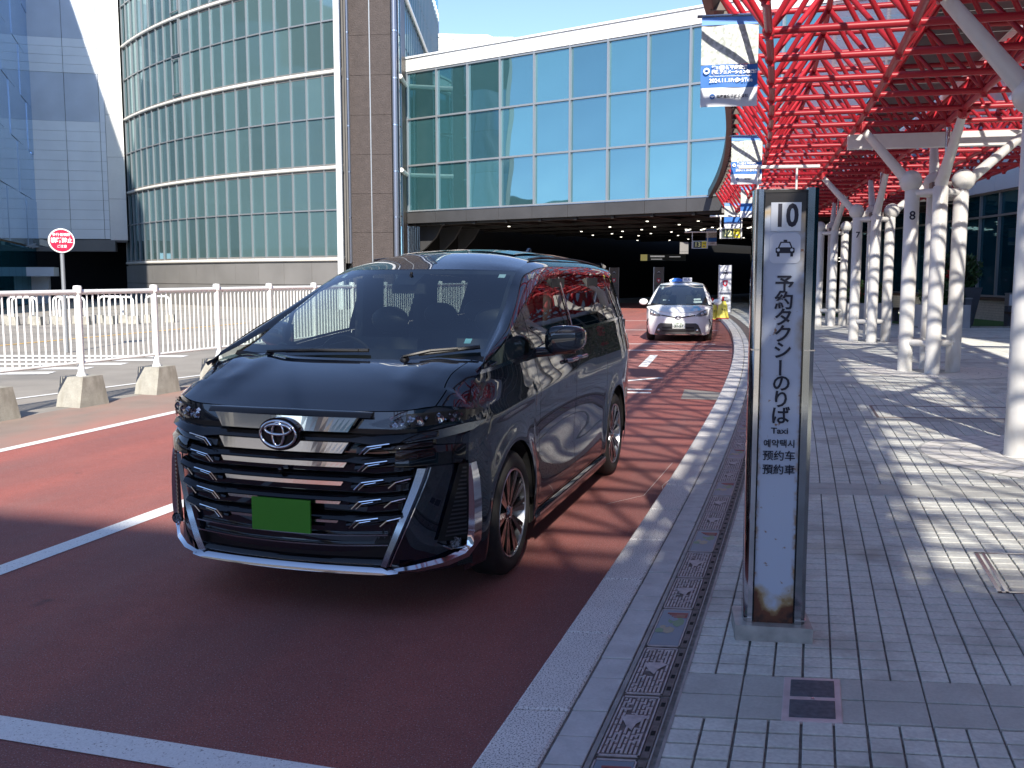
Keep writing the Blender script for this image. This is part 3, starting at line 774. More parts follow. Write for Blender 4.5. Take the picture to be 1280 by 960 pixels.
# roof sheets: clear and opaque strips, on white purlins
for i in range(0,NB-2):
    for j in range(5):
        a,b,c,d=T[i][j],T[i][j+1],T[i+1][j+1],T[i+1][j]
        up=Vector((0,0,.20)); 
        opq = j in (2,4)
        g=MB(); V=[a+up,b+up,c+up,d+up]; ctr=(V[0]+V[1]+V[2]+V[3])/4
        V=[ctr+(v-ctr)*.985 for v in V]; th=Vector((0,0,.012))
        if opq: g.add(V+[v+th for v in V],[(3,2,1,0),(4,5,6,7),(0,1,5,4),(1,2,6,5),(2,3,7,6),(3,0,4,7)])
        else: g.add(V,[(3,2,1,0)])
        if j==0 or (j>=4 and ss[i]<1) or ss[i]<-8: continue
        if i>3: obj('opaque_roof_sheet' if opq else 'clear_roof_sheet',g,M[('roofdark' if j==2 else 'roofopaque') if opq else 'roofclear'],cn)
        else: obj('opaque_roof_sheet',g,M['roofdark'],cn) if (opq) else obj('clear_roof_sheet',g,M['roofclear'],cn)
g=MB()
for i in range(NB-1):
    for q in (0,):
        if i+q>NB-2: continue
        a=T[i][4].lerp(T[min(i+1,NB-2)][4],q); b=T[i][5].lerp(T[min(i+1,NB-2)][5],q)
        g.tube(a+Vector((0,0,.15)),b+Vector((0,0,.15)),.028,n=4)
obj('white_purlins',g,M['wallwhite'],cn,kind='stuff')
# bronze gutter along the kerb-side edge
g=MB(); prof=[(-.42,.0),(-.42,.34),(-.36,.42),(-.22,.42),(-.16,.30),(-.20,.10),(-.30,-.04)]; pts=[]
for s in ss[:-1]+[41.9,44.0]:
    for o,z in prof+[prof[0]]: pts.append(PC(s,-.14+o+.25,ZTOP-.12+z))
g.grid(pts,len(ss)+1,len(prof)+1); obj('edge_gutter',g,M['gutter'],cn,smooth=40)
g=MB()
for s in np.arange(-8,41,.68):
    a=PC(s,-.12,ZTOP-.05); g.box(tuple(a),(.22,.05,.22))
obj('gutter_brackets',g,M['gutter'],cn,kind='stuff')
g=MB(); pts=[]
for s in ss[:-1]:
    for o,z in ((7.15,-.1),(7.30,-.1),(7.30,.25),(7.15,.25),(7.15,-.1)): pts.append(PC(s,o,ZTOP+z))
g.grid(pts,NB-1,5); obj('rear_edge_beam',g,M['mullion'],cn)
# grey soffit where the canopy meets the bridge
g=MB(); a=[PC(41.0,o,4.2) for o in (-.4,7.5)]; g.box(((a[0].x+a[1].x)/2+.6,(a[0].y+a[1].y)/2+1.6,4.75),(7.2,1.6,.6),-.28); obj('end_soffit',g,M['greywall'],cn)
g=MB(); p=PC(17.7,1.9,4.05); q=PC(17.7,11.5,4.05); g.box(((p.x+q.x)/2,(p.y+q.y)/2,4.06),((q-p).length,.20,.24),math.atan2(q.y-p.y,q.x-p.x)); obj('white_box_beam',g,M['wallwhite'],cn)

# ------------------------------------------------------------------ white column groups (tree columns)
def column_group(sg,num,near):
    c=PC(sg,3.36,SW); ang=math.atan2(1,Kd(sg))-math.pi/2
    txt={9:'white four-tube column group with number 9 at the right picture edge',8:'white four-tube column group with number 8 left of the planters',7:'white four-tube column group with number 7, third from the right',6:'white four-tube column group just right of the stop pillar, fourth from the right'}.get(num,'white four-tube column group, farthest one under the canopy' if num<6 else 'white four-tube column group outside the picture behind the right edge')
    t=thing('column_group',txt,'column',tuple(c),ang,'white column groups carrying the red canopy')
    cols={'l':(-.43,0),'r':(.33,0),'f':(-.06,-.42),'b':(-.02,.42)}
    for k,(x,y) in cols.items():
        top=3.05
        g=MB(); g.lathe([(0,0),(.120,0),(.120,top),(.10,top+.03)],20,'z',(x,y,0)); obj('column',g,M['whitecol'],t,smooth=40)
        if k in 'lrb':
            g=MB(); g.sphere((x*1.08,y,3.20),.185,12,18); obj('globe_lamp',g,M['globe'],t,smooth=180)
    inv=Matrix.Rotation(-ang,4,'Z')
    def loc(p): q=inv@(p-c); return q
    tg={'l':PC(sg,2.02,ZBOT-.02),'r':PC(sg,4.90,ZBOT-.02)}
    ii=min(range(NB),key=lambda i:abs(ss[i]-sg)); tg={'l':B[ii][1],'r':B[ii][3],'f':B[max(ii-1,0)][2],'b':B[min(ii+1,NB-1)][2]}
    for k,(x,y) in cols.items():
        e=loc(tg[k]); s_=Vector((x,y,3.10)); d=(e-s_).normalized(); e2=e-d*.16
        g=MB(); g.tube(s_,e2,.100 if k in 'fb' else .095,.062,n=16); obj('raking_arm',g,M['whitecol'],t,smooth=40)
        g=MB(); g.tube(e-d*.20,e-d*.04,.055,.10,n=10); g.box(tuple(e-d*.11),(.05,.24,.14)); obj('arm_socket',g,M['redp'],t)
    for z,r in ((3.0,.055),(.50,.055)):
        for a,b in (('l','f'),('f','r'),('r','b'),('b','l')):
            A=cols[a];Bc=cols[b]; g=MB(); g.tube((A[0],A[1],z),(Bc[0],Bc[1],z),r,n=10); obj('tie_tube',g,M['whitecol'],t,smooth=50)
    g=MB(); g.tube((.10,.12,0),(.10,.12,4.2),.04,n=8); obj('down_pipe',g,M['steel'],t,smooth=50)
    g=MB()
    g.box((0,0,3.12),(.3,.3,.10)); obj('clamp_plate',g,M['castiron'],t)
    if num in (9,8,7): text_obj(str(num),.20,M['textblack'],t,(-.43,-.122,2.62),(R(90),0,0),off=.004)
    for rr in range(5):
        n=18+rr*6
        for q in ([0] if rr<5 else []):
            g=MB()
            for i in range(n):
                a0=2*math.pi*i/n+.008; a1=2*math.pi*(i+1)/n-.008; r0=.40+rr*.17; r1=r0+.158
                g.add([(r0*math.cos(a0),r0*math.sin(a0),.005),(r1*math.cos(a0),r1*math.sin(a0),.005),(r1*math.cos((a0+a1)/2),r1*math.sin((a0+a1)/2),.005),(r1*math.cos(a1),r1*math.sin(a1),.005),(r0*math.cos(a1),r0*math.sin(a1),.005)],[(0,1,2,3,4)])
            obj('ring_paving',g,M['tilec'],t,kind='stuff')
    g=MB(); g.lathe([(0,.002),(1.27,.002)],40,'z'); obj('ring_bed',g,M['tile2'],t)
    return t
for sg,num in ((9.35,9),(17.15,8),(24.7,7),(32.3,6),(39.6,5)):
    column_group(sg,num,True)

# ------------------------------------------------------------------ the stop pillar in the foreground
sp=thing('stop_pillar','tall chrome edged taxi stop pillar with white rusty panel reading 10','sign',(1.180,4.25,SW),R(-9))
HP=1.985
g=MB(); g.box((0,.02,.035),(.335,.25,.07)); obj('base_plinth',g,mat('dull_plinth_steel',(.42,.41,.38),.5,.35,noise=[(14,.25)]),sp)
bz=sp.children[0].data
g=MB(); g.box((0,.03,HP/2+.035),(.19,.14,HP-.07)); obj('core',g,M['facedark'],sp)
def cr_profile(sx,w_,d_,n=10):
    pts=[]
    for i in range(n+1):
        a=-math.pi/2+math.pi*i/n
        pts.append((sx*(.085+ w_*math.cos(a)),.025+d_*math.sin(a)))
    return pts if sx>0 else pts
for sx,wd in ((-1,.038),(1,.052)):
    g=MB(); prof=[(sx*.092,-.062),(sx*(.092+wd*.55),-.062),(sx*(.092+wd*.9),-.045),(sx*(.092+wd),.0),(sx*(.092+wd),.06),(sx*(.092+wd*.8),.10),(sx*.092,.11)]
    g.prism(prof if sx>0 else prof[::-1],'z',.07,HP+.005 if sx<0 else HP+.01); obj('chrome_edge',g,mat('polished_chrome_%d'%(sx+2),(.70,.68,.67) if sx<0 else (.34,.36,.37),.10,1,noise=[(3,.2)]),sp,smooth=35)  # same chrome in a bright and a dark copy; reflected tone put into colour
    for z in (.07,1.30):
        g=MB(); g.box((sx*(.092+wd*.5),-.001,z+.02 if z<1 else z),(wd*.9,.128,.006)); obj('edge_joint',g,M['steel'],sp)
    g=MB(); g.box((sx*.0885,-.055,1.03),(.006,.012,HP-.09)); obj('edge_bead',g,M['gbplast'],sp)
g=MB(); g.box((0,-.046,HP/2+.03),(.172,.010,HP-.08)); pnl=obj('sign_panel',g,M['rust'],sp)
g=MB(); g.box((0,.02,HP-.004),(.18,.15,.012)); obj('top_cap',g,M['bplast'],sp)
YF=-.0535
silver=mat('brushed_silver_plate',(.56,.58,.62),.30,.6,noise=[(6,.06)])
g=MB(); g.box((.003,YF-.001,1.872),(.126,.005,.122)); obj('number_plate',g,silver,sp)
text_obj('10',.132,M['textblack'],sp,(.003,YF-.0045,1.873),(R(90),0,0),off=.0042,sx=.78)
# rounded taxi plate
def rrect(cx,cz,w_,h_,r,n=5):
    pts=[]
    for (sx,sz,a0) in ((1,1,0),(-1,1,90),(-1,-1,180),(1,-1,270)):
        for i in range(n+1):
            a=R(a0+90*i/n); pts.append((cx+sx*(w_/2-r)+r*math.cos(a),cz+sz*(h_/2-r)+r*math.sin(a)))
    return pts
g=MB(); g.prism(rrect(.003,1.738,.128,.128,.022),'y',YF-.002,YF+.002); obj('pictogram_plate',g,mat('pictogram_white',(.66,.70,.76),.35),sp)
def picto(parent,cx,cz,s,y,rot=None):
    g=MB()
    g.prism([(cx-.36*s,cz+.0*s),(cx-.23*s,cz+.32*s),(cx+.23*s,cz+.32*s),(cx+.36*s,cz+.0*s)],'y',y,y+.001)
    g.prism(rrect(cx,cz-.10*s,.90*s,.27*s,.06*s,3),'y',y,y+.001)
    g.box((cx,y+.0005,cz+.37*s),(.17*s,.001,.09*s)); 
    for q in (-1,1): g.box((cx+q*.32*s,y+.0005,cz-.31*s),(.13*s,.001,.18*s))
    o=obj('taxi_pictogram',g,M['textblack'],parent)
    g=MB(); g.prism([(cx-.27*s,cz+.05*s),(cx-.18*s,cz+.26*s),(cx+.18*s,cz+.26*s),(cx+.27*s,cz+.05*s)],'y',y-.001,y-.0004)
    for q in (-1,1): 
        g.prism([(cx+q*.32*s+.075*s*math.cos(a*math.pi/5),cz-.08*s+.075*s*math.sin(a*math.pi/5)) for a in range(10)],'y',y-.001,y-.0004)
    obj('pictogram_cutout',g,mat('pictogram_pale',(.66,.70,.76),.35) if 'pictogram_pale' not in bpy.data.materials else bpy.data.materials['pictogram_pale'],parent)
picto(sp,.003,1.738,.088,YF-.004)
for i,ch in enumerate('予約タクシーのりば'):
    z=1.580-i*.0716
    if ch=='ー': text_obj('ー',.081,M['textblack'],sp,(.005,YF-.003,z),(R(90),R(-90),0),off=.0016) 
    else: text_obj(ch,.082,M['textblack'],sp,(.005,YF-.003,z),(R(90),0,0),off=.0016)
text_obj('Taxi',.037,M['textblack'],sp,(.004,YF-.003,.943),(R(90),0,0),off=.0006,sx=1.15)
for s_,z in (('예약택시',.885),('预约车',.830),('預約車',.768)):
    text_obj(s_,.038 if len(s_)==4 else .047,M['textblack'],sp,(.004,YF-.003,z),(R(90),0,0),off=.0006,sx=1.0 if len(s_)==3 else .98)

# ------------------------------------------------------------------ white fence on concrete blocks
F0=Vector((-5.82,13.0,0)); FD=Vector((.360,1,0)).normalized(); FL=1.49
fn=thing('white_fence','long white tubular pedestrian fence between the red road and the grey road','fence',tuple(F0),math.atan2(FD.y,FD.x))
g=MB(); g.lathe([(0,0),(.012,0),(.012,.93),(0,.93)],8,'z'); barme=g.mesh('bar',[M['white']],smooth=40)
blk=MB(); 
def blockmb():
    g=MB(); a,b,h=.27,.20,.40; t=.66
    V=[(-a,-b,0),(a,-b,0),(a,b,0),(-a,b,0),(-a*t,-b*.95,h),(a*t,-b*.95,h),(a*t,b*.95,h),(-a*t,b*.95,h)]
    g.add(V,[(3,2,1,0),(4,5,6,7),(0,1,5,4),(1,2,6,5),(2,3,7,6),(3,0,4,7)]); return g
bme=blockmb().mesh('concrete_block',[M['concrete']])
mod=bme
fb_l=['first pale concrete block under the fence, cut by the left picture edge','concrete fence block with the darkest stained sides, second from the left edge','concrete fence block just left of the van, third from the left edge']
nbars=0
for k in range(-3,12):
    x=k*FL
    g=MB(); g.lathe([(0,.38),(.075,.38),(.045,.46),(.038,.60),(.038,1.50),(.055,1.51),(.058,1.585),(.05,1.61),(0,1.615)],14,'z',(x,0,0)); obj('post',g,M['white'],fn,smooth=40)
    if k<11:
        g=MB(); g.tube((x,0,1.525),(x+FL,0,1.525),.034,n=10); g.tube((x,0,.575),(x+FL,0,.575),.020,n=8); obj('rail',g,M['white'],fn,smooth=50)
        for i in range(14):
            if k>=-3: obj('bar',barme,None,fn,loc=(x+FL*(i+.5)/14,0,.585)); nbars+=1
    o=bpy.data.objects.new('concrete_block',bme); COL.objects.link(o); p=F0+FD*x; o.location=p; o.rotation_euler=(0,0,math.atan2(FD.y,FD.x)+R(random.uniform(-4,4)))
    l=fb_l[k+1] if -1<=k<=1 else 'concrete block under the white fence hidden behind the van or beyond the edge'
    tag(o,l,'concrete block','concrete blocks carrying the white fence')
# U hoops on blocks
hs=thing
def hoop(x,y,rz,lab):
    t=thing('hoop_barrier',lab,'barrier',(x,y,0),rz,'white U-shaped barriers behind the fence')
    g=MB(); pts=[(-.42,0,.25)]
    for i in range(9):
        a=math.pi-math.pi/2*i/8*1.0
        pts.append((-.42+.16+.16*math.cos(a),0,.98-.16+.16*math.sin(a)))
    for i in range(9):
        a=math.pi/2-math.pi/2*i/8
        pts.append((.42-.16+.16*math.cos(a),0,.98-.16+.16*math.sin(a)))
    pts.append((.42,0,.25)); g.poly(pts,.038,8); obj('hoop',g,M['white'],t,smooth=60)
    for sx in (-1,1): g=MB(); g.box((sx*.42,0,.15),(.34,.40,.30),taper=.85); obj('foot_block',g,M['concrete'],t)
ords=['first','second','third','fourth','fifth','sixth','seventh','eighth','ninth']
pos=[(-19.7,35.2),(-18.9,34.2),(-17.95,35.4),(-17.3,34.4),(-16.4,35.6),(-15.8,34.8),(-14.9,36.0),(-14.2,35.2),(-13.3,36.4)]
for i,(x,y) in enumerate(pos): hoop(x,y,.1+.05*(i%3),'white U-shaped barrier behind the fence, %s from the left'%ords[i])
# round red sign
rs=thing('round_red_sign','round red illuminated drum sign with white writing on a grey pole','sign',(-10.15,22.0,0),R(28))
g=MB(); g.tube((0,.07,0),(0,.07,2.28),.045,n=12); obj('pole',g,M['mullion'],rs,smooth=50)
g=MB(); g.lathe([(0,.14),(.27,.14),(.275,.12),(.275,.02),(.27,0),(.245,-.004),(0,-.004)],32,'y',(0,0,2.53)); obj('drum',g,M['white'],rs,smooth=35)
g=MB(); g.lathe([(0,-.008),(.245,-.008),(.245,-.003)],32,'y',(0,0,2.53)); obj('sign_face',g,M['redsign'],rs)
text_obj('歩行者横断',.075,M['textwhite'],rs,(0,-.012,2.66),(R(90),0,0),off=.001)
text_obj('横断禁止',.125,M['textwhite'],rs,(0,-.012,2.53),(R(90),0,0),off=.003,sx=.9)
text_obj('ご注意',.07,M['textwhite'],rs,(0,-.012,2.40),(R(90),0,0),off=.001)

# ------------------------------------------------------------------ banners and hanging stop signs
def banner(s,t,ztop,w_,h_,lab,bottom,detail=True):
    p=PC(s,t,ztop); b=thing('hanging_banner',lab,'banner',tuple(p),R(-9),'event banners hanging from the canopy edge')
    g=MB(); g.box((0,0,-h_*.05),(w_,.010,h_*.10)); obj('hem',g,M['bannertop'],b)
    n=9; g=MB(); g.add([(-w_/2,0,-h_*.10),(w_/2,0,-h_*.10),(w_/2,0,-h_*.55),(-w_/2,0,-h_*.55)],[(0,3,2,1)]); 
    def cloth(z0,z1,m,nm,a=.012):
        g=MB(); P_=[]
        for f in (0,.004):
            for i in range(13):
                u=i/12; yy=a*math.sin(u*7+z0*3)+f
                for z in (z0,z1): P_.append(((u-.5)*w_,yy,-h_*z))
        g.grid(P_[:26],13,2); g.grid(P_[26:],13,2,flip=True); obj(nm,g,m,b,smooth=60)
    cloth(.10,.535,M['bannerimg'],'picture_panel'); cloth(.535,.79,M['blue'],'blue_panel'); cloth(.79,1.0,M['bannerw'],'sponsor_panel')
    g=MB(); g.tube((-w_/2-.05,0,0),(w_/2+.03,0,0),.018,n=8); g.tube((w_/2+.16,0,.0),(w_/2,0,0),.014,n=6); obj('banner_rod',g,M['steel'],b)
    if detail:
        k=w_/1.0; y=-.022
        text_obj('第11回 新千歳空港',.075*k,M['textwhite'],b,(.0*k,y,-h_*.575),(R(90),0,0),off=.0022)
        text_obj('国際アニメーション映画祭',.068*k,M['textwhite'],b,(.10*k,y,-h_*.625),(R(90),0,0),off=.0022)
        text_obj('New Chitose Airport International Animation Festival',.034*k,M['textwhite'],b,(.02*k,y,-h_*.665),(R(90),0,0))
        text_obj('2024.11.1Fri▶5Tue',.095*k,M['textwhite'],b,(.03*k,y,-h_*.715),(R(90),0,0),off=.001)
        g=MB(); 
        for i in range(20):
            a0,a1=2*math.pi*i/20,2*math.pi*(i+1)/20; r0,r1=.03*k,.055*k; c=(-.40*k,-h_*.605)
            g.add([(c[0]+r0*math.cos(a0),y,c[1]+r0*math.sin(a0)),(c[0]+r1*math.cos(a0),y,c[1]+r1*math.sin(a0)),(c[0]+r1*math.cos(a1),y,c[1]+r1*math.sin(a1)),(c[0]+r0*math.cos(a1),y,c[1]+r0*math.sin(a1))],[(0,1,2,3)])
        obj('festival_emblem',g,M['textwhite'],b)
    k=w_/1.0; y=-.022
    text_obj(bottom,.062*k,M['textblack'] ,b,(.06*k,y,-h_*.89),(R(90),0,0),off=.001)
    g=MB(); g.prism([(-.29*k+.048*k*math.cos(a*math.pi/10),-h_*.89+.048*k*math.sin(a*math.pi/10)) for a in range(20)],'y',y-.001,y); obj('sponsor_logo',g,M['blue'],b)
    g=MB(); g.prism([(-.325*k,-h_*.885),(-.255*k,-h_*.885),(-.29*k,-h_*.905)],'y',y-.003,y-.001); obj('logo_bird',g,M['textwhite'],b)
BW,BH=.60,.94
def px_s(px,s_guess): return s_guess
def tof(x,s): return x-K(s)
for (x,s,zt,w_,h_,lab,bt,dt) in (
    (2.42,11.1,4.60,.62,.98,'nearest and largest event banner under the canopy edge, number 11 film festival text','北海道空港株式会社',True),
    (4.83,20.3,4.60,.62,.98,'second event banner from the camera, hanging above the number 11 sign','北洋銀行',True),
    (7.72,31.8,4.60,.62,.98,'third event banner, partly behind the top of the stop pillar','北海道銀行',False),
    (8.72,38.8,4.60,.62,.98,'fourth event banner, hanging just above the number 12 sign','北海道銀行',False),
    (10.3,50.5,4.16,.55,.85,'farthest bright event banner hanging left of the number 12 sign','北海道銀行',False)):
    banner(s,tof(x,s),zt,w_,h_,lab,bt,dt)
def hang_sign(x,y,zt,num,lab,w_=.66,h_=.36,beam=None):
    t=thing('hanging_stop_sign',lab,'sign',(x,y,zt),R(-9),'hanging taxi stop number signs')
    g=MB(); g.box((0,0,-h_/2),(w_,.10,h_)); obj('sign_box',g,M['satin'],t)
    g=MB(); g.box((-.11,-.052,-h_/2),(w_-.27,.006,h_-.05)); obj('dark_face',g,M['signdark'],t)
    g=MB(); g.box((w_/2-.13,-.053,-h_/2),(.22,.008,h_-.05)); obj('yellow_face',g,M['yellow'],t)
    text_obj(num,.30,mat('sign_yellow_text_'+num,(.85,.86,.35),.5),t,(-.11,-.058,-h_/2),(R(90),0,0),off=.006)
    text_obj('TAXI',.075,M['textblack'],t,(w_/2-.13,-.060,-h_/2+.06),(R(90),0,0),off=.002)
    picto(t,w_/2-.13,-h_/2-.07,.11,-.060)
    g=MB()
    for sx in (-1,1): g.tube((sx*(w_/2+.03),0,-h_),(sx*(w_/2+.03),0,.42),.022,n=8)
    g.tube((-w_/2-.4,0,.42),(w_/2+.45,0,.42),.035,n=8); obj('hanger_frame',g,M['wallwhite'],t,smooth=50)
    return t
hang_sign(5.10,18.9,3.40,'11','hanging dark and yellow sign reading 11 TAXI above the stop pillar')
hang_sign(7.66,34.2,3.40,'12','hanging dark and yellow sign reading 12 at the edge of the underpass')
hang_sign(8.95,46.5,3.40,'13','dim hanging sign reading 13 in the underpass')
t=thing('hanging_direction_sign','small dim yellow pictogram direction sign deep in the underpass','sign',(9.6,62,2.9),R(-5))
g=MB(); g.box((0,0,0),(2.9,.1,.42)); obj('sign_box',g,M['signdark'],t)
g=MB(); g.box((-1.2,-.06,0),(.42,.02,.40)); obj('yellow_face',g,mat('dim_yellow_lit',(.6,.55,.2),.5,emit=(.9,.8,.3,.10)),t)
g=MB(); g.box((-.35,-.06,.08),(.9,.02,.09)); g.box((-.4,-.06,-.1),(.7,.02,.05)); g.box((.75,-.06,.05),(.7,.02,.05)); obj('lit_lettering',g,mat('dim_white_lit',(.6,.6,.6),.5,emit=(1,1,1,.12)),t)
t=thing('hanging_blank_panel','dim grey hanging banner panel beside the number 13 sign','banner',(8.15,46.2,3.33),R(-9))
g=MB(); g.box((0,0,-.22),(.40,.03,.44)); g.box((0,-.004,-.50),(.40,.03,.10)); obj('panel',g,M['greywall'],t)
# information pillars
def info_pillar(x,y,w_,h_,lab,m):
    t=thing('information_pillar',lab,'sign',(x,y,SW),R(-8),'taxi stop information pillars')
    g=MB(); g.box((0,0,h_/2+.03),(w_,.22,h_)); obj('body',g,m,t)
    g=MB(); g.box((0,0,.03),(w_+.08,.3,.06)); obj('foot',g,M['steel'],t)
    for sx in (-1,1): g=MB(); g.tube((sx*w_/2,0,0),(sx*w_/2,0,h_+.04),.05,n=10); obj('edge_post',g,M['satin'],t,smooth=50)
    picto(t,0,h_-.28,.26,-.115)
    g=MB(); g.prism([(-.11,h_-.62),(.11,h_-.62),(.10,h_-.80),(0,h_-.90),(-.10,h_-.80)],'y',-.116,-.112); obj('red_shield',g,M['redsign'],t)
    g=MB(); g.prism([(-.05,h_-.68),(.05,h_-.68),(.045,h_-.77),(0,h_-.82),(-.045,h_-.77)],'y',-.119,-.116); obj('shield_centre',g,M['textwhite'],t)
    for i in range(5): text_obj(('タクシーのりば','TAXI STAND','ご案内','予約専用','INFORMATION')[i],.09,M['textblack'],t,(0,-.118,h_-1.05-i*.16),(R(90),0,0),off=.001,sx=.9)
    return t
info_pillar(9.25,42.2,.50,2.05,'white information pillar with a red shield beyond the yellow cones',M['bannerw'])
info_pillar(8.6,57,.55,2.1,'dim grey information pillar with a pictogram behind the taxi roof',M['greywall'])
info_pillar(6.3,60,.55,2.1,'dim brown grey information pillar in the underpass left of the taxi',M['gutter'])
# yellow covered cones
for i,(x,y,l) in enumerate(((7.72,37.3,'left one of the two yellow covered cones beside the taxi mirror'),(8.05,37.0,'right one of the two yellow covered cones beside the white information pillar'))):
    t=thing('covered_cone',l,'cone',(x,y,.06 if x<7.9 else SW),0,'yellow covered traffic cones')
    g=MB(); g.lathe([(0,0),(.24,0),(.24,.04),(.16,.05),(.03,.84),(0,.84)],14,'z'); obj('cone',g,M['conerd'],t,smooth=40)
    g=MB(); g.lathe([(.25,.03),(.22,.12),(.17,.5),(.10,.66),(.09,.67)],9,'z'); obj('yellow_cover',g,M['bagyel'],t)
    text_obj('予約',.12,M['textblack'],t,(0,-.215,.33),(R(80),0,0))

# ------------------------------------------------------------------ right side: planters, bench, bollards, person
def foliage(name,c,r,n,m,parent,seed,sz=.09,flat=1.0):
    rr=random.Random(seed); g=MB()
    for i in range(n):
        while True:
            p=Vector((rr.uniform(-1,1),rr.uniform(-1,1),rr.uniform(-1,1)))
            if .25<p.length<1: break
        p=Vector((p.x*r[0],p.y*r[1],p.z*r[2]))+Vector(c)
        q=Vector((rr.gauss(0,1),rr.gauss(0,1),rr.gauss(0,1)+.4)).normalized(); u=q.orthogonal().normalized(); v=q.cross(u); s=sz*rr.uniform(.6,1.5)
        g.add([p-u*s,p-v*s*.4,p+u*s*1.1+q*s*.3,p+v*s*.4],[(0,1,2,3)])
    return obj(name,g,m,parent)
def planter(x,y,kind,lab):
    t=thing('planter',lab,'planter',(x,y,SW))
    if kind=='tall':
        g=MB(); g.add([(-.30,-.30,0),(.30,-.30,0),(.30,.30,0),(-.30,.30,0),(-.48,-.48,1.25),(.48,-.48,1.25),(.48,.48,1.25),(-.48,.48,1.25)],[(3,2,1,0),(4,5,6,7),(0,1,5,4),(1,2,6,5),(2,3,7,6),(3,0,4,7)]); obj('pot',g,M['planter'],t)
        g=MB(); 
        for i in range(7): g.tube((0,0,1.2),(random.uniform(-.5,.4),random.uniform(-.3,.3),1.9+random.random()*.4),.02,n=5)
        obj('stems',g,M['brownwood'],t)
        foliage('foliage',(-.2,0,1.75),(.85,.6,.68),900,M['leaf'],t,3,.10)
        foliage('red_flowers',(-.55,-.45,1.65),(.16,.12,.14),60,M['flower'],t,4,.07)
    else:
        g=MB(); g.box((0,0,.36),(1.5,.8,.72)); obj('trough',g,M['planterw'],t)
        foliage('foliage',(0,0,1.02),(.72,.42,.42),800,M['leaf'],t,8 if kind=='low' else 9,.09)
        foliage('flowers',(.2 if kind=='low' else -.3,-.3,1.15),(.3,.12,.25),26,M['flower'] if kind!='low' else mat('pale_flower',(.6,.5,.4),.5),t,12,.05)
    return t
planter(14.75,31.9,'tall','tall tapered dark grey planter with a bushy plant and red flowers by the terminal glazing')
planter(13.55,30.6,'low','low pale planter box with green shrub beside the tall grey planter')
planter(11.9,32.6,'lowb','low pale planter box with shrub seen between the columns left of the tall planter')
t=thing('post_bollard','short dark grey post standing beside the low pale planter','bollard',(14.25,30.35,SW))
g=MB(); g.box((0,0,.45),(.22,.22,.9)); obj('post',g,M['planter'],t)
g=MB(); g.box((0,0,.92),(.24,.24,.04)); obj('cap',g,M['mullion'],t)
t=thing('bollard_lamp','bollard light with pale glowing head beside the brown bench','lamp',(16.0,31.1,SW))
g=MB(); g.box((0,0,.33),(.26,.26,.66)); obj('post',g,M['planter'],t)
g=MB(); g.box((0,0,.86),(.24,.24,.36)); obj('lamp_head',g,mat('lamp_head_white',(.75,.8,.85),.4),t)
for sx in (-1,1): g=MB(); g.box((sx*.125,0,.86),(.015,.26,.38)); obj('lamp_guard',g,M['mullion'],t)
g=MB(); g.box((0,0,1.06),(.28,.28,.04)); obj('lamp_cap',g,M['mullion'],t)
def bench(x,y,rz,lab,L=2.2):
    t=thing('bench',lab,'bench',(x,y,SW),rz)
    for k in range(4): g=MB(); g.box((0,-.20+k*.135,.45),(L,.12,.07)); obj('seat_slat',g,M['brownwood'],t)
    for sx in (-1,1): g=MB(); g.box((sx*L*.36,0,.21),(.16,.42,.41),taper=.8); obj('leg',g,M['planter'],t)
    return t
bench(16.95,30.9,-.05,'dark brown slatted bench at the right picture edge beside the bollard light')
bench(13.15,34.9,.1,'dark bench under the seated person',1.8)
# seated person, leaning forward
pr=thing('person','seated person in a pale shirt and dark trousers leaning forward on a bench','person',(13.0,34.75,SW),R(0))
def skin_body(name,verts,edges,radii,m,parent,root=0,sub=2):
    me=bpy.data.meshes.new(name); me.from_pydata(verts,edges,[]); o=bpy.data.objects.new(name,me); COL.objects.link(o)
    sk=o.modifiers.new('s','SKIN'); ss_=o.modifiers.new('d','SUBSURF'); ss_.levels=sub; ss_.render_levels=sub
    lay=me.skin_vertices[0].data
    for i,r in enumerate(radii): lay[i].radius=(r,r) if not isinstance(r,tuple) else r
    lay[root].use_root=True
    dg=bpy.context.evaluated_depsgraph_get(); dg.update(); m2=bpy.data.meshes.new_from_object(o.evaluated_get(dg)); m2.name=name
    bpy.data.objects.remove(o); bpy.data.meshes.remove(me)
    m2.materials.clear(); m2.materials.append(m)
    for p in m2.polygons: p.use_smooth=True
    return obj(name,m2,None,parent)
# faces left (-x); hips at x=.1
V=[(.15,0,.62),(.08,0,.78),(-.08,0,.98),(-.22,0,1.12),(-.30,0,1.22),(-.40,0,1.30),
   (-.10,-.19,1.06),(-.30,-.24,.84),(-.50,-.12,.78),(-.58,-.09,.77),
   (-.10,.19,1.06),(-.30,.24,.84),(-.50,.12,.78),(-.58,.09,.77)]
skin_body('body',V,[(0,1),(1,2),(2,3),(3,4),(4,5),(2,6),(6,7),(7,8),(8,9),(2,10),(10,11),(11,12),(12,13)],[.15,.14,.16,.11,.055,.09,.08,.055,.035,.04,.08,.055,.035,.04],M['skin'],pr)
V2=[(.15,0,.60),(.09,0,.76),(-.07,0,.98),(-.20,0,1.11),(-.10,-.20,1.06),(-.28,-.25,.86),(-.10,.20,1.06),(-.28,.25,.86)]
skin_body('shirt',V2,[(0,1),(1,2),(2,3),(2,4),(4,5),(2,6),(6,7)],[.17,.165,.185,.10,.10,.075,.10,.075],M['shirt'],pr)
V3=[(.18,0,.60),(.12,-.11,.58),(-.34,-.13,.58),(-.36,-.13,.10),(.12,.11,.58),(-.34,.13,.58),(-.36,.13,.10)]
skin_body('trousers',V3,[(0,1),(1,2),(2,3),(0,4),(4,5),(5,6)],[.15,.12,.085,.06,.12,.085,.06],M['trouser'],pr)
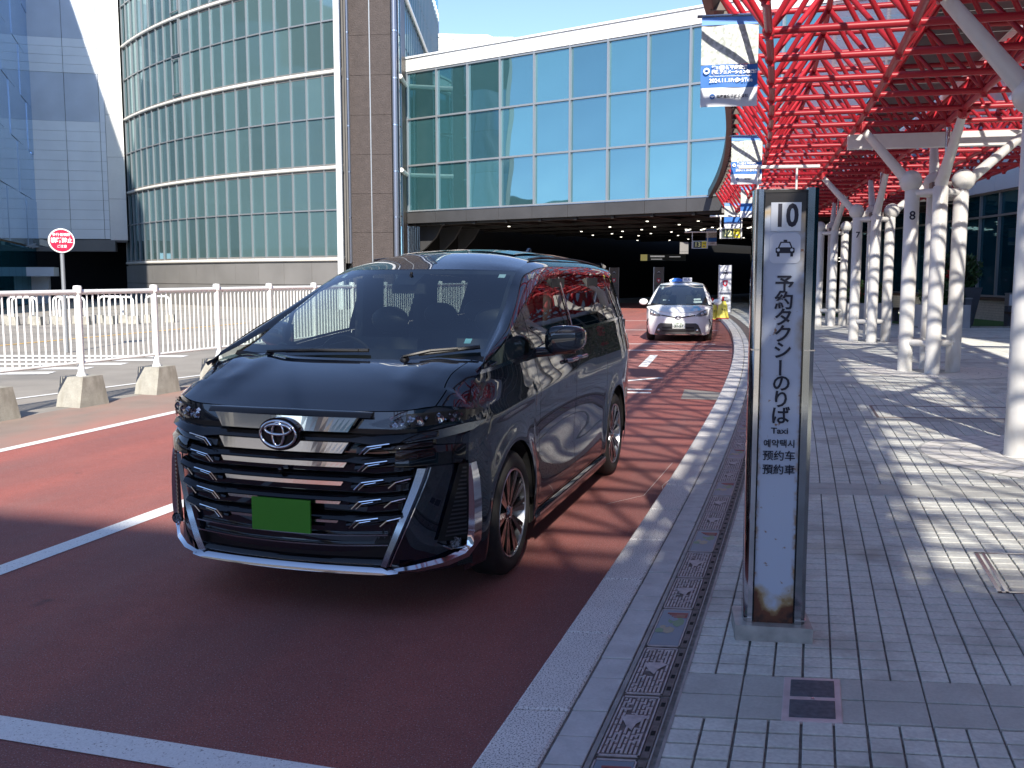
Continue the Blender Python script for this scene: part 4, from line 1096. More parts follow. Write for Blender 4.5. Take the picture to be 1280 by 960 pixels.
for sy in (-1,1): g=MB(); g.box((-.42,sy*.13,.05),(.28,.10,.09),taper=.85); obj('shoe',g,M['bplast'],pr)
g=MB(); g.sphere((-.40,0,1.33),.105,10,14,sc=(1.05,.82,1.15)); g.box((-.50,0,1.30),(.04,.03,.04)); obj('head',g,M['skin'],pr,smooth=70)
g=MB(); g.sphere((-.375,0,1.355),.112,8,14,sc=(1.05,.86,1.05)); obj('hair',g,M['hair'],pr,smooth=180)
g=MB(); g.box((-.60,0,.80),(.02,.07,.14)); ph=obj('held_phone',g,M['gbplast'],None,loc=(13.0,34.75,SW)); ph.name='phone'; tag(ph,'dark phone held in the hands of the seated person','phone')
t=thing('standing_kiosk','pale brown narrow post kiosk beside the seated person','kiosk',(13.95,34.2,SW))
g=MB(); g.box((0,0,.85),(.34,.3,1.7)); obj('body',g,M['brick'],t)
g=MB(); g.box((0,-.16,1.1),(.2,.03,.5)); obj('panel',g,M['dark'],t)

# ------------------------------------------------------------------ black van (the main subject)
def interp(x,xs,ys): return float(np.interp(x,xs,ys))
def sm(x,xs,ys):
    # smooth monotone-ish interpolation (cubic hermite through the points), xs ascending
    xs=list(xs)
    if x<=xs[0]: return ys[0]
    if x>=xs[-1]: return ys[-1]
    i=max(k for k in range(len(xs)) if xs[k]<=x); i=min(i,len(xs)-2)
    def sl(k):
        if k==0: return (ys[1]-ys[0])/(xs[1]-xs[0])
        if k==len(xs)-1: return (ys[-1]-ys[-2])/(xs[-1]-xs[-2])
        a=(ys[k]-ys[k-1])/(xs[k]-xs[k-1]); b=(ys[k+1]-ys[k])/(xs[k+1]-xs[k])
        return 0 if a*b<0 else (a+b)/2
    h=xs[i+1]-xs[i]; t=(x-xs[i])/h
    return ys[i]*(2*t**3-3*t*t+1)+h*sl(i)*(t**3-2*t*t+t)+ys[i+1]*(-2*t**3+3*t*t)+h*sl(i+1)*(t**3-t*t)
yaw=R(17.35)
van=thing('black_van','glossy black luxury minivan with a wide chrome grille and blank green plate','van',(-.861,5.80,.002),math.atan2(-math.cos(yaw),-math.sin(yaw)))
Sz=[.15,.22,.35,.60,.82,.97,1.06,1.16,1.25,1.37,1.55,1.74,1.80,1.86]
Sw=[.875,.895,.912,.916,.922,.926,.918,.900,.880,.858,.800,.735,.700,.64]
def VS(x,z):
    w_=sm(z,Sz,Sw)
    if x>.15: w_-=.052*((x-.15)/.5)**2
    if x>-.25 and z>1.05: w_-=.045*((x+.25)/.65)**2*min(1,(z-1.05)/.12)
    if x<-3.2: w_-=.075*((-3.2-x)/.75)**2.2
    for c in (0,-3.0):
        d=math.hypot(x-c,z-.365)
        if z<1.0: w_+=.014*math.exp(-((d-.44)/.07)**2)
    if -2.5<x<-.5:
        f=math.sin((x+.5)/-2.0*math.pi)
        w_-=.011*f*math.exp(-((z-.62)/.16)**2)
        w_+=.006*f*math.exp(-((z-.36)/.07)**2)
    # shoulder line running back from the headlamp
    w_+=.010*math.exp(-((z-(1.0+.05*(-x)))/.035)**2)*(1 if x>-1.4 else max(0,1-(-1.4-x)/.8))
    return w_
def FX(y,z):
    a=abs(y); x=.985-.06*(a/.6)**2-.195*max(0,(a-.55)/.335)**2.0
    q=min(a/.885,1); x-=(1-q**4)*(.035*max(0,(z-.85)/.2)**1.5+.02*max(0,(.35-z)/.15))
    return x
zt_=lambda x: sm(x,[-.2,.17,.30,.41,.48,.60,.70,.80,.90,.97],[1.30,1.283,1.262,1.237,1.212,1.165,1.115,1.075,1.045,1.03])
zc_=lambda x: sm(x,[.20,.30,.45,.60,.75,.85,.93,.97],[1.268,1.256,1.225,1.185,1.135,1.095,1.062,1.045])
def hoodz(x,q):
    a=abs(q); base=zc_(x)*(1-a**2.5)+zt_(x)*a**2.5
    return base-(.028+.047*min(1,max(0,(x-.33)/.3)))*max(0,(a-.80)/.20)**2+.010*math.exp(-((a-.62)/.10)**2)*min(1,max(0,(.9-x)/.3))
def sideTopF(x): return hoodz(x,1)
belt=lambda x: sm(x,[-3.95,-2.6,-1.5,-1.0,-.5,.0,.41,.65],[1.372,1.352,1.335,1.305,1.268,1.245,1.222,1.21])
dlo=lambda x: sm(x,[-3.9,-3.2,-2.0,-1.5,-1.15,.41],[1.712,1.742,1.756,1.748,1.705,1.232])
def curtain(x0,x1,nx,lo,hi,nz,surf,out=0.0,sides=(1,-1),mi=0,g=None):
    g=g or MB()
    for sd in sides:
        pts=[]
        for i in range(nx+1):
            x=x0+(x1-x0)*i/nx; a,b=lo(x),hi(x)
            for j in range(nz+1):
                z=a+(b-a)*j/nz; pts.append((x,sd*(surf(x,z)+out),z))
        g.grid(pts,nx+1,nz+1,mi,flip=(sd>0))
    return g
def c_(v): return lambda x:v
def arch(x,c,r=.425,zl=.20): 
    d=abs(x-c); return max(zl,.365+math.sqrt(max(0,r*r-d*d))) if d<r else zl
G=.0035
# front fenders
frange=lambda x: min(sideTopF(x),belt(x)) if x>.20 else belt(x)
for sd in (1,-1): obj('front_fender',curtain(-.53+G,.65,60,lambda x:arch(x,0),lambda x:frange(x)-.001,30,VS,sides=(sd,)),M['black'],van,smooth=50)
for sd in (1,-1): obj('front_door',curtain(-1.50+G,-.53-G,40,c_(.27),lambda x:belt(x)-.012,34,VS,sides=(sd,)),M['black'],van,smooth=50)
for sd in (1,-1): obj('sliding_door',curtain(-2.60+G,-1.50-G,44,lambda x:max(.27,arch(x,-3.0,.425,.27)),lambda x:belt(x)-.012,34,VS,sides=(sd,)),M['black'],van,smooth=50)
for sd in (1,-1): obj('rear_quarter_panel',curtain(-3.95,-2.60-G,56,lambda x:arch(x,-3.0,.425,.22),lambda x:belt(x)-.012,34,VS,sides=(sd,)),M['black'],van,smooth=50)
for sd in (1,-1): obj('sill_skirt',curtain(-2.57,-.43,30,c_(.165),c_(.262),6,lambda x,z:.905+.02*math.sin((z-.165)/.1*math.pi),sides=(sd,)),M['black'],van,smooth=50)
for sd in (1,-1): obj('sill_chrome_strip',curtain(-2.50,-.50,30,c_(.232),c_(.246),2,lambda x,z:.932,sides=(sd,)),M['satin'],van,smooth=50)
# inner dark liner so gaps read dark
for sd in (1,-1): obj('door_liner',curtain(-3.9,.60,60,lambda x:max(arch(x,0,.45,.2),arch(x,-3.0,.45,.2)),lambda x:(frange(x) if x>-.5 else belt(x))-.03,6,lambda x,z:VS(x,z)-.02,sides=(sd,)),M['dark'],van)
# wheel wells
for c in (0,-3.0):
    for sd in (1,-1):
        g=MB(); pts=[]
        for i in range(21):
            a=math.pi*i/20-0.0
            for yy in (.55,.905): pts.append((c+.428*math.cos(a),sd*yy,.365+.428*math.sin(a)))
        g.grid(pts,21,2)
        g.add([(c+.43*math.cos(math.pi*i/12),sd*.55,.365+.43*math.sin(math.pi*i/12)) for i in range(13)]+[(c-.43,sd*.55,.15),(c+.43,sd*.55,.15)],[tuple(range(15))])
        obj('wheel_well',g,M['dark'],van)
g=MB(); g.box((-1.5,0,.24),(2.1,1.76,.10)); g.box((-3.6,0,.30),(.6,1.6,.16)); g.box((.50,0,.28),(.35,1.2,.08)); g.box((-1.5,0,.30),(4.6,1.06,.12)); obj('underbody',g,M['dark'],van)
# belt mouldings and window area
for (x0,x1,m,nm) in ((-1.50,.38,'chromed','front_belt_moulding'),(-3.93,-1.50,'chrome','rear_belt_moulding')):
    for sd in (1,-1): obj(nm,curtain(x0,x1,40,lambda x:belt(x)-.012,lambda x:belt(x)+.008,2,VS,.006,sides=(sd,)),M[m],van,smooth=60)
ins=lambda x:belt(x)+.008
windows=[('front_quarter_window',-.50,.30,'gl_side'),('front_door_window',-1.44,-.56,'gl_side'),('sliding_door_window',-2.56,-1.62,'gl_priv'),('rear_quarter_window',-3.74,-2.78,'gl_priv')]
for nm,x0,x1,m in windows:
    for sd in (1,-1):
        obj(nm,curtain(x0,x1,14,ins,lambda x:dlo(x)-.004,8,VS,-.004,sides=(sd,)),M[m],van,smooth=60)
for x0,x1 in ((-.56,-.50),(-1.62,-1.44),(-2.78,-2.56),(-3.95,-3.74),(.30,.405)):
    for sd in (1,-1): obj('window_pillar',curtain(x0,x1,4,ins,lambda x:dlo(x)+.001,8,VS,-.002,sides=(sd,)),M['gbplast'],van,smooth=60)
for sd in (1,-1):
    g=MB(); pts=[(-1.585+ -.05*k/6,sd*(VS(-1.6,belt(-1.6)+.38*k/6)+.004),belt(-1.6)+.01+.38*k/6) for k in range(7)]; 
    for a,b in zip(pts[:-1],pts[1:]): g.tube(a,b,.006,n=6)
    obj('chrome_pillar_strip',g,M['chrome'],van)
# pillar, roof rail surface from window top to roof edge
ye_=lambda x: sm(x,[-3.9,-.95,-.37,.18,.41],[.635,.640,.725,.800,.858])
ze_=lambda x: sm(x,[-3.9,-3.0,-2.0,-1.35,-1.1,-.95,-.37,.18,.41],[1.80,1.845,1.855,1.836,1.803,1.772,1.508,1.285,1.230])
for sd in (1,-1):
    pts=[];nx=70;nz=8
    for i in range(nx+1):
        x=-3.9+(4.31)*i/nx
        y0,z0=VS(x,dlo(x)),dlo(x); y1,z1=ye_(x),max(ze_(x),dlo(x)+.002)
        for j in range(nz+1):
            t=j/nz; b=.018*math.sin(math.pi*t)
            dn=math.hypot(y0-y1,z1-z0)+1e-6
            pts.append((x,sd*(y0+(y1-y0)*t+b*(z1-z0)/dn),z0+(z1-z0)*t+b*(y0-y1)/dn))
    g=MB().grid(pts,nx+1,nz+1,flip=(sd>0)); obj('roof_rail_panel',g,M['black'],van,smooth=60)
    obj('rail_trim',curtain(-3.9,.35,60,lambda x:dlo(x)-.006,lambda x:dlo(x)+.008,1,VS,.004,sides=(sd,)),M['gbplast'],van)
# roof
def roofz(x,q): 
    zc=sm(x,[-3.95,-3.5,-3.0,-2.2,-1.33,-1.0,-.74],[1.852,1.895,1.925,1.940,1.905,1.845,1.782]); return zc-(zc-ze_(x))*abs(q)**2.6
pts=[];nx=50;nq=28
for i in range(nx+1):
    t=i/nx
    for j in range(nq+1):
        q=-1+2*j/nq; xf=-.74-.21*abs(q)**2; x=-3.92+(xf+3.92)*t; y=q*ye_(x)
        pts.append((x,y,roofz(min(x,-.74),q) if abs(q)<1 else ze_(x)))
obj('roof',MB().grid(pts,nx+1,nq+1,flip=True),M['black'],van,smooth=60)
for sd in (1,-1):
    g=MB(); 
    for i in range(30):
        xa=-3.7+i*.078; xb=xa+.078; g.tube((xa,sd*.60,roofz(xa,.93)+.004),(xb,sd*.60,roofz(xb,.93)+.004),.010,n=6)
    obj('roof_groove_strip',g,M['bplast'],van,smooth=60)
for (a,b) in ((-2.55,-1.45),(-3.5,-2.7)):
    for sgn in (-1,1):
        g=MB(); P_=[]
        for i in range(9):
            for j in range(7):
                x=a+(b-a)*i/8; q=sgn*(.10+.62*j/6); P_.append((x,q*.64,roofz(x,q)+.006))
        g.grid(P_,9,7,flip=(sgn>0)); obj('roof_glass',g,M['gbplast'],van,smooth=60)
g=MB(); g.prism([(-3.25,1.925),(-3.47,1.92),(-3.46,1.985),(-3.42,1.995),(-3.36,1.97)],'y',-.012,.012); obj('antenna_fin',g,M['black'],van)
# windscreen
def WS(t,q):
    xc=.235+(-.74-.235)*t; zc=1.262+(1.782-1.262)*t+.020*math.sin(math.pi*t)
    xe=.17+(-.95-.17)*t; 
    a=abs(q)**2.2; x=xc+(xe-xc)*a; ze=ze_(xe); z=zc+(ze-zc)*a; y=q*(ye_(xe)); return (x,y,z)
pts=[WS(t/24,-1+2*j/28) for t in range(25) for j in range(29)]
obj('windscreen',MB().grid(pts,25,29,flip=True),M['gl_van'],van,smooth=60)
def wsband(name,f,m):
    P_=[];n=28
    for j in range(n+1):
        for k in (0,1): P_.append(f(j/n,k))
    return obj(name,MB().grid(P_,n+1,2),m,van,smooth=60)
def off(p,d=-.006): return (p[0]-.0,p[1],p[2]+d)
wsband('screen_frit_top',lambda u,k:off(WS(1-.055*k*(1 if abs(u-.5)>.12 else 1.0),-1+2*u)),M['bplast'])
wsband('screen_frit_bottom',lambda u,k:off(WS(.10*k,-1+2*u)),M['bplast'])
for sd in (1,-1): wsband('screen_frit_side',lambda u,k:off(WS(u,sd*(1-.035*k))),M['bplast'])
g=MB(); c=[WS(.80,-.13),WS(.80,.10),WS(.97,.13),WS(.97,-.16)]; g.add([off(p,-.008) for p in c],[(0,1,2,3)]); obj('camera_housing',g,M['bplast'],van)
for q0,w_,t0,m in ((-.90,.05,.90,mat('sticker_pale',(.6,.68,.66),.5)),(.86,.06,.90,mat('sticker_round',(.35,.5,.6),.5)),(.80,.05,.16,mat('sticker_low',(.2,.45,.55),.5))):
    c=[WS(t0,q0),WS(t0,q0+w_),WS(t0+.05,q0+w_),WS(t0+.05,q0)]; g=MB(); g.add([off(p,-.005) for p in c],[(0,1,2,3)]); obj('sticker',g,m,van)
# cowl
P_=[]
for j in range(29):
    q=-1+2*j/28; a=WS(0,q); P_+=[(a[0]+.0,a[1],a[2]+.002),(a[0]+.055,a[1],hoodz(.25,q*.9)-.022)]
obj('cowl',MB().grid(P_,29,2),M['bplast'],van,smooth=60)
# wipers
def wiper(pivot_q,tip,lift):
    g=MB(); a=WS(-.02,pivot_q); b=WS(*tip); mid=WS(tip[0]*.5,(pivot_q+tip[1])/2)
    up=lambda p,d:(p[0]+d*.5,p[1],p[2]+d)
    g.poly([up(a,.03),up(mid,.035),up(b,.030)],.009,6); 
    return g
g=wiper(.42,(.05,.80),0); a=WS(.015,.52); b=WS(.075,.95); g.tube((a[0]+.01,a[1],a[2]+.022),(b[0]+.01,b[1],b[2]+.022),.013,n=6); g.sphere(WS(-.01,.42),.03); obj('wiper',g,M['bplast'],van,smooth=50)
g=wiper(-.68,(.03,.05),0); a=WS(.012,-.55); b=WS(.045,.12); g.tube((a[0]+.01,a[1],a[2]+.022),(b[0]+.01,b[1],b[2]+.022),.012,n=6); g.sphere(WS(-.01,-.68),.03); obj('wiper',g,M['bplast'],van,smooth=50)
# hood
def hood_patch(qa,qb,nq,x1=.235):
    P_=[];nx=30
    for i in range(nx+1):
        t=i/nx
        for j in range(nq+1):
            q=qa+(qb-qa)*j/nq; yf=q*.885; xf=FX(yf,1.03)-.012; xb=x1-.05*abs(q)**2; x=xf+(xb-xf)*t
            S_=VS(min(x,.65),hoodz(min(x,.65),1)); S_=S_ if x<.65 else .868
            y=q*(S_ if x<.62 else .868+(0)); P_.append((x,y,hoodz(x,q)))
    return MB().grid(P_,nx+1,nq+1)
obj('bonnet',hood_patch(-.855,.855,40),M['black'],van,smooth=50)
for sd in (1,-1): obj('fender_top',hood_patch(sd*.862,sd*1.0,8,.19),M['black'],van,smooth=60)
# front fascia
P_=[];nq,nz=60,40
for i in range(nq+1):
    q=-1+2*i/nq; 
    y=q*.870; zt=hoodz(FX(q*.885,1.03)-.012,q)-.004
    for j in range(nz+1):
        z=.24+(zt-.24)*j/nz; k=abs(q)**10; yy=y*(1-k)+ (VS(.65,z) if q>0 else -VS(.65,z))*k
        xx=FX(q*.885,z); P_.append((xx*(1-k)+.65*k-.0,yy,z))
obj('front_bumper',MB().grid(P_,nq+1,nz+1,flip=True),M['black'],van,smooth=60)
def F(y,z,o=0.0): return (FX(y,z)+o,y,z)
def front_poly(name,poly2,o,th,m,sd=1,parent=van,sub=10,top=None):
    """plate following the fascia: poly2 = list of (y,z) left edge/right edge pairs -> ribbon"""
    pass
def ribbon_f(pts,wz,o,depth,m,name,nsub=8,sides=(1,),tilt=0.0):
    """swept bar along (y,z) points; wz = half height (list or value)"""
    out=None
    for sd in sides:
        g=MB(); L=[]
        for k in range(len(pts)-1):
            for i in range(nsub if k<len(pts)-2 else nsub+1):
                t=i/nsub; y=pts[k][0]+(pts[k+1][0]-pts[k][0])*t; z=pts[k][1]+(pts[k+1][1]-pts[k][1])*t
                h=wz if not isinstance(wz,(list,tuple)) else wz[k]+(wz[k+1]-wz[k])*t
                L.append((y,z,h))
        P_=[]
        for y,z,h in L:
            x=FX(y,z)+o
            prof=[(x-depth,z-h),(x-.004,z-h),(x,z-h*.8),(x-tilt*.6,z+h*.55),(x-tilt-.006,z+h),(x-depth,z+h)]
            for px,pz in prof: P_.append((px,sd*y,pz))
        g.grid(P_,len(L),6,flip=(sd<0)); g.add([P_[i] for i in range(6)],[(0,1,2,3,4,5)]); g.add([P_[-6+i] for i in range(6)],[(5,4,3,2,1,0)])
        out=obj(name,g,m,van,smooth=35)
    return out
# grille recess
g=MB(); P_=[]
for i in range(41):
    y=-.68+1.36*i/40
    for z in (.30,.98): P_.append(F(y*(.82 if z<.5 else 1),z,.006))
g.grid(P_,41,2,flip=True); obj('grille_back',g,mat('grille_dark',(.003,.003,.004),.35),van,smooth=60)
rowsg=[(1.003,.036,.047,'chrome'),(.890,.027,.037,'chrome'),(.805,.0125,.034,'chrome'),(.710,.010,.033,'chrome'),(.612,.007,.032,'chromed'),(.515,.006,.031,'chromed')]
halfw=[.405,.370,.360,.340,.325,.310]
for i,(z,hc,hb,mc) in enumerate(rowsg):
    hw=halfw[i]
    # black blade, curving up a little and forward at the sides
    e=.80-.028*i if i<2 else .715-.022*(i-1)
    if i==0: ribbon_f([(-hw-.06,z+.045),(0,z+.050),(hw+.06,z+.045)],.014,.045,.05,M['gbplast'],'grille_top_lip',12,tilt=.03)
    else:
        ribbon_f([(0,z+hc+.020),(hw,z+hc+.020),(hw+.14,z+hc+.010),(e,z+hc+.024+.015)],[.020,.020,.026,.016],.050,.06,M['gbplast'],'grille_blade',10,sides=(1,-1),tilt=.035)
        ribbon_f([(hw+.03,z-.012),(hw+.10,z+.004),(e-.02,z+.022)],[hc*.3+.012,.026,.020],.036,.05,M['gbplast'],'grille_side_blade',8,sides=(1,-1),tilt=.02)
        # L shaped bright inserts
        for sd in (1,-1):
            g=MB(); y0=hw+.055
            pts=[(y0,z-.030),(y0+.038,z+.008),(y0+.15,z+.026)]
            g.poly([F(sd*a,b,.052) for a,b in pts],.0042,6)
            pts=[(y0+.022,z-.030),(y0+.052,z-.002),(y0+.11,z+.010)]
            g.poly([F(sd*a,b,.050) for a,b in pts],.0030,6); obj('grille_chrome_insert',g,M['chrome'],van,smooth=50)
            if i>=3:
                y1=e-.085; pts=[(y1-.02,z-.018),(y1+.015,z+.012),(y1+.08,z+.028)]
                g=MB(); g.poly([F(sd*a,b,.046) for a,b in pts],.0042,6); obj('grille_chrome_insert',g,M['chrome'],van,smooth=50)
    # chrome centre bar (trapezoid ends)
    g=MB(); P_=[]; n_=28; cut=hc*1.25
    for k in range(n_+1):
        u=-1+2*k/n_
        for (zz_,o_,w_) in ((z-hc,.030,hw-cut),(z-hc,.053+hc*.17,hw-cut),(z+hc,.053,hw),(z+hc,.020,hw)): P_.append((FX(u*w_,z)+o_,u*w_,zz_))
    g.grid(P_,n_+1,4); g.add([P_[0],P_[1],P_[2],P_[3]],[(3,2,1,0)]); g.add(P_[-4:],[(0,1,2,3)]); obj('grille_chrome_bar',g,M[mc],van)
for z in (.440,.388): ribbon_f([(-.555,z+.012),(-.3,z),(0,z-.002),(.3,z),(.555,z+.012)],.004,.035,.03,M['chromed'],'lower_grille_bar',8)
# chrome side frame of the grille
ribs=[]
for sd in (1,-1):
    P_=[]; n=16
    for i in range(n+1):
        t=i/n; z=.785-.50*t; y0=.735-.185*t**1.15; wd=.045-.006*t
        for (yy,o) in ((y0-wd,.030),(y0-.006,.046),(y0,.020)): P_.append((FX(yy,z)+o,sd*yy,z))
    obj('grille_side_frame',MB().grid(P_,n+1,3,flip=(sd>0)),mat('satin_blue_metal_%d'%(sd+1),(.30,.36,.45),.22,1),van,smooth=40)
    g=MB(); g.poly([F(sd*(.742-.185*(i/10)**1.15),.785-.50*i/10,.024) for i in range(11)],.0035,6); obj('grille_side_pinline',g,M['chrome'],van)
# black panel above the side vents / below the lamps
for sd in (1,-1):
    P_=[]
    for i in range(13):
        y=.60+.27*i/12
        for (z,o) in ((.905-.02*i/12,.004),(.862,.045),(.800,.050),(.786,.005)): P_.append((FX(y,z)+o*(1 if i<12 else .2),sd*y,z))
    obj('bumper_shoulder',MB().grid(P_,13,4,flip=(sd<0)),M['gbplast'],van,smooth=40)
# lamps
LZ=lambda y:1.004+.030*max(0,(y-.45)/.42)
for sd in (1,-1):
    h=thing('headlight','x','x'); del h['label']; del h['category']; h.parent=van; h.name='headlight'
    P_=[];n=22
    for i in range(n+1):
        t=i/n; y=.455+.415*t; hh=.006+.034*min(1,t*3.2)*(1-.35*t)
        for k in range(5):
            z=LZ(y)+hh*(-1+2*k/4); P_.append((FX(y,z)+.020-.010*t,sd*y,z))
    for i in range(1,9):
        x=.66-.018*i
        for k in range(5): z=1.034+.010*i/8+.022*(-1+2*k/4)*(1-.08*i); P_.append((x+.008,sd*(VS(min(x,.65),1.03)+.012),z))
    lens=MB().grid(P_,n+9,5,flip=(sd<0)); o=obj('lens',lens,M['gl_lens'],h,smooth=60)
    Pi=[(p[0]-.022,p[1]-sd*.006,p[2]) for p in P_]; g=MB().grid(Pi,n+9,5,flip=(sd<0)); obj('housing',g,M['bplast'],h)
    g=MB()
    rr=random.Random(4)
    for i in range(3):
        y=.60+.085*i; z=LZ(y); c=F(sd*y,z,.004); 
        g.lathe([(0,.0),(.020,.002),(.024,.014)],14,'x',(c[0]-.008,c[1],c[2]))
    for i in range(60):
        y=.555+.30*rr.random(); z=LZ(y)+rr.uniform(-.021,.021); c=F(sd*y,z,.006-.010*(y-.55)/.3); s=rr.uniform(.004,.010)
        q=Vector((1,rr.uniform(-1,1)*.9,rr.uniform(-1,1)*.9)).normalized(); u=q.orthogonal().normalized(); v=q.cross(u); c=Vector(c)
        g.add([c-u*s-v*s,c+u*s-v*s,c+u*s+v*s,c-u*s+v*s],[(0,1,2,3)])
    obj('reflector',g,M['chrome'],h)
    d=obj('running_light',MB(),M['drl'],van) if False else None
    P_=[];n=20
    for i in range(n+1):
        t=i/n; y=.615+.255*t; z0=.925+.045*t**1.3
        hh=.007+.015*min(1,t*4)
        for k in range(3): P_.append((FX(y,z0)+.030-.018*t,sd*y,z0+hh*(-1+k)))
    for i in range(1,8):
        x=.66-.02*i
        for k in range(3): P_.append((x+.008,sd*(VS(min(x,.65),.98)+.010),.972+.014*i/7+.022*(-1+k)*(1-.1*i)))
    obj('running_light',MB().grid(P_,n+8,3,flip=(sd<0)),M['drl'],van,smooth=60)
    # side vents with slats, fog lamp and chrome frame
    for i in range(17):
        z=.765-.0213*i; yl=.862-.066*i/16; g=MB(); a=F(sd*yl,z,.020); q=.90; 
        xm=FX(.872,z)+.022; g.add([(a[0],sd*yl,z+.004),(xm,sd*.878,z+.004),(xm+.006,sd*.878,z-.005),(a[0]+.006,sd*yl,z-.005)],[(0,1,2,3) if sd<0 else (3,2,1,0)])
        obj('vent_slat',g,mat('vent_grey',(.022,.022,.025),.35) if 'vent_grey' not in bpy.data.materials else bpy.data.materials['vent_grey'],van)
    P_=[]
    for (y,z) in ((.845,.785),(.882,.785),(.76,.395),(.885,.385)): P_.append((FX(min(y,.88),z)+.008,sd*y,z))
    obj('vent_back',MB().grid(P_,2,2,flip=(sd>0)),M['dark'],van)
    c=F(sd*.835,.385,.012); g=MB(); g.lathe([(0,0),(.020,.004),(.030,.016),(.032,.024)],14,'x',c); g.box((c[0]+.002,c[1],c[2]),(.004,.05,.045)); obj('fog_lamp',g,M['headl'],van,smooth=40)
    g=MB(); g.poly([F(sd*.79,.375,.03),F(sd*.82,.352,.03),F(sd*.875,.352,.02)],.005,6); obj('fog_lamp_bezel',g,M['chrome'],van,smooth=50)
    # chrome L: down the corner, then along the lip
    prof=[]; L=[(.893,.785,.004),(.905,.70,.016),(.912,.58,.021),(.912,.44,.024),(.905,.36,.026),(.875,.318,.026),(.80,.290,.024),(.68,.272,.020),(.58,.262,.012)]
    P_=[]
    for (y,z,wd) in L:
        xb=FX(min(y,.882),z)
        corner=z>.34
        if corner: row=[(xb+.030,sd*(y-wd*1.2),z),(xb+.026,sd*(y+.004),z),(xb-.03-wd*1.6,sd*(y+.012),z)]
        else: row=[(xb+.030,sd*(y-.01),z+wd*.9),(xb+.042,sd*(y+.0),z),(xb+.012,sd*(y+.008),z-wd*1.0)]
        P_+=row
    obj('corner_chrome',MB().grid(P_,len(L),3,flip=(sd>0)),M['chrome'],van,smooth=55)
    g=MB(); g.add([F(sd*.60,.245,.02),F(sd*.885,.245,-.02),F(sd*.885,.36,-.02),F(sd*.60,.30,.02)],[(0,1,2,3)]); obj('lip_back',g,M['gbplast'],van)
ribbon_f([(-.60,.262),(-.52,.262),(0,.262),(.52,.262),(.60,.262)],[.010,.022,.024,.022,.010],.045,.05,M['chrome'],'lower_chrome_lip',10,tilt=.02)
ribbon_f([(-.54,.310),(0,.305),(.54,.310)],.016,.03,.05,M['gbplast'],'lower_lip_black',10,tilt=.02)
g=MB(); g.box((.74,-.0,.245),(.30,1.1,.03)); obj('undertray',g,M['bplast'],van)
# plate
g=MB(); g.box((1.062,.012,.538),(.012,.333,.168)); pl=obj('number_plate',g,M['green'],van); pl['label']='blank green number plate'
g=MB(); g.box((1.048,.012,.538),(.02,.24,.10)); obj('plate_holder',g,M['bplast'],van)
# emblem: two inner ovals inside a larger one
def oval(g,cy,cz,ry,rz,th,x,n=40,sec=6,tw=1.0):
    P_=[]
    for i in range(n+1):
        a=2*math.pi*i/n
        for k in range(sec+1):
            b=2*math.pi*k/sec; r=th*math.cos(b)
            P_.append((x+th*.7*math.sin(b),cy+(ry+r)*math.cos(a),cz+(rz+r)*math.sin(a)))
    g.grid(P_,n+1,sec+1)
ex=FX(0,.945)+.082
g=MB(); g.lathe([(0,0),(1,0),(1,-.03)],32,'x'); g.v=[(ex-.012+p[0],p[1]*.118,.948+p[2]*.084) for p in g.v]; obj('emblem_base',g,M['gbplast'],van,smooth=40)
g=MB(); oval(g,0,.948,.100,.067,.0075,ex); oval(g,0,.948,.032,.060,.0065,ex+.002); oval(g,0,.972,.072,.026,.0075,ex+.002); obj('emblem',g,M['chrome'],van,smooth=60)
g=MB(); g.sphere((FX(0,.76)+.05,0,.765),.016,8,12); obj('front_camera',g,M['gbplast'],van,smooth=180)
# rear closure
P_=[];nq,nz=30,24
for i in range(nq+1):
    q=-1+2*i/nq
    for j in range(nz+1):
        z=.24+(1.80-.24)*j/nz; w_=VS(-3.95,min(z,1.74)) if z<1.7 else ye_(-3.9)+(VS(-3.95,1.7)-ye_(-3.9))*(1.80-z)/.10
        P_.append((-3.95-.045*(1-abs(q)**5)*(1 if z<1.3 else max(.3,1-(z-1.3)*1.2)),q*w_,z+(.045*(1-abs(q)**2.6) if j==nz else 0)))
obj('tailgate',MB().grid(P_,nq+1,nz+1),M['black'],van,smooth=60)
for sd in (1,-1):
    obj('tail_lamp',curtain(-3.955,-3.62,10,c_(1.06),c_(1.20),4,VS,.010,sides=(sd,)),mat('dark_tail_lamp_%d'%(sd+1),(.06,.008,.008),.1,coat=1),van,smooth=60)
g=MB(); g.prism([(-3.80,1.86),(-4.02,1.835),(-4.03,1.815),(-3.9,1.80)],'y',-.60,.60); obj('rear_spoiler',g,M['black'],van)
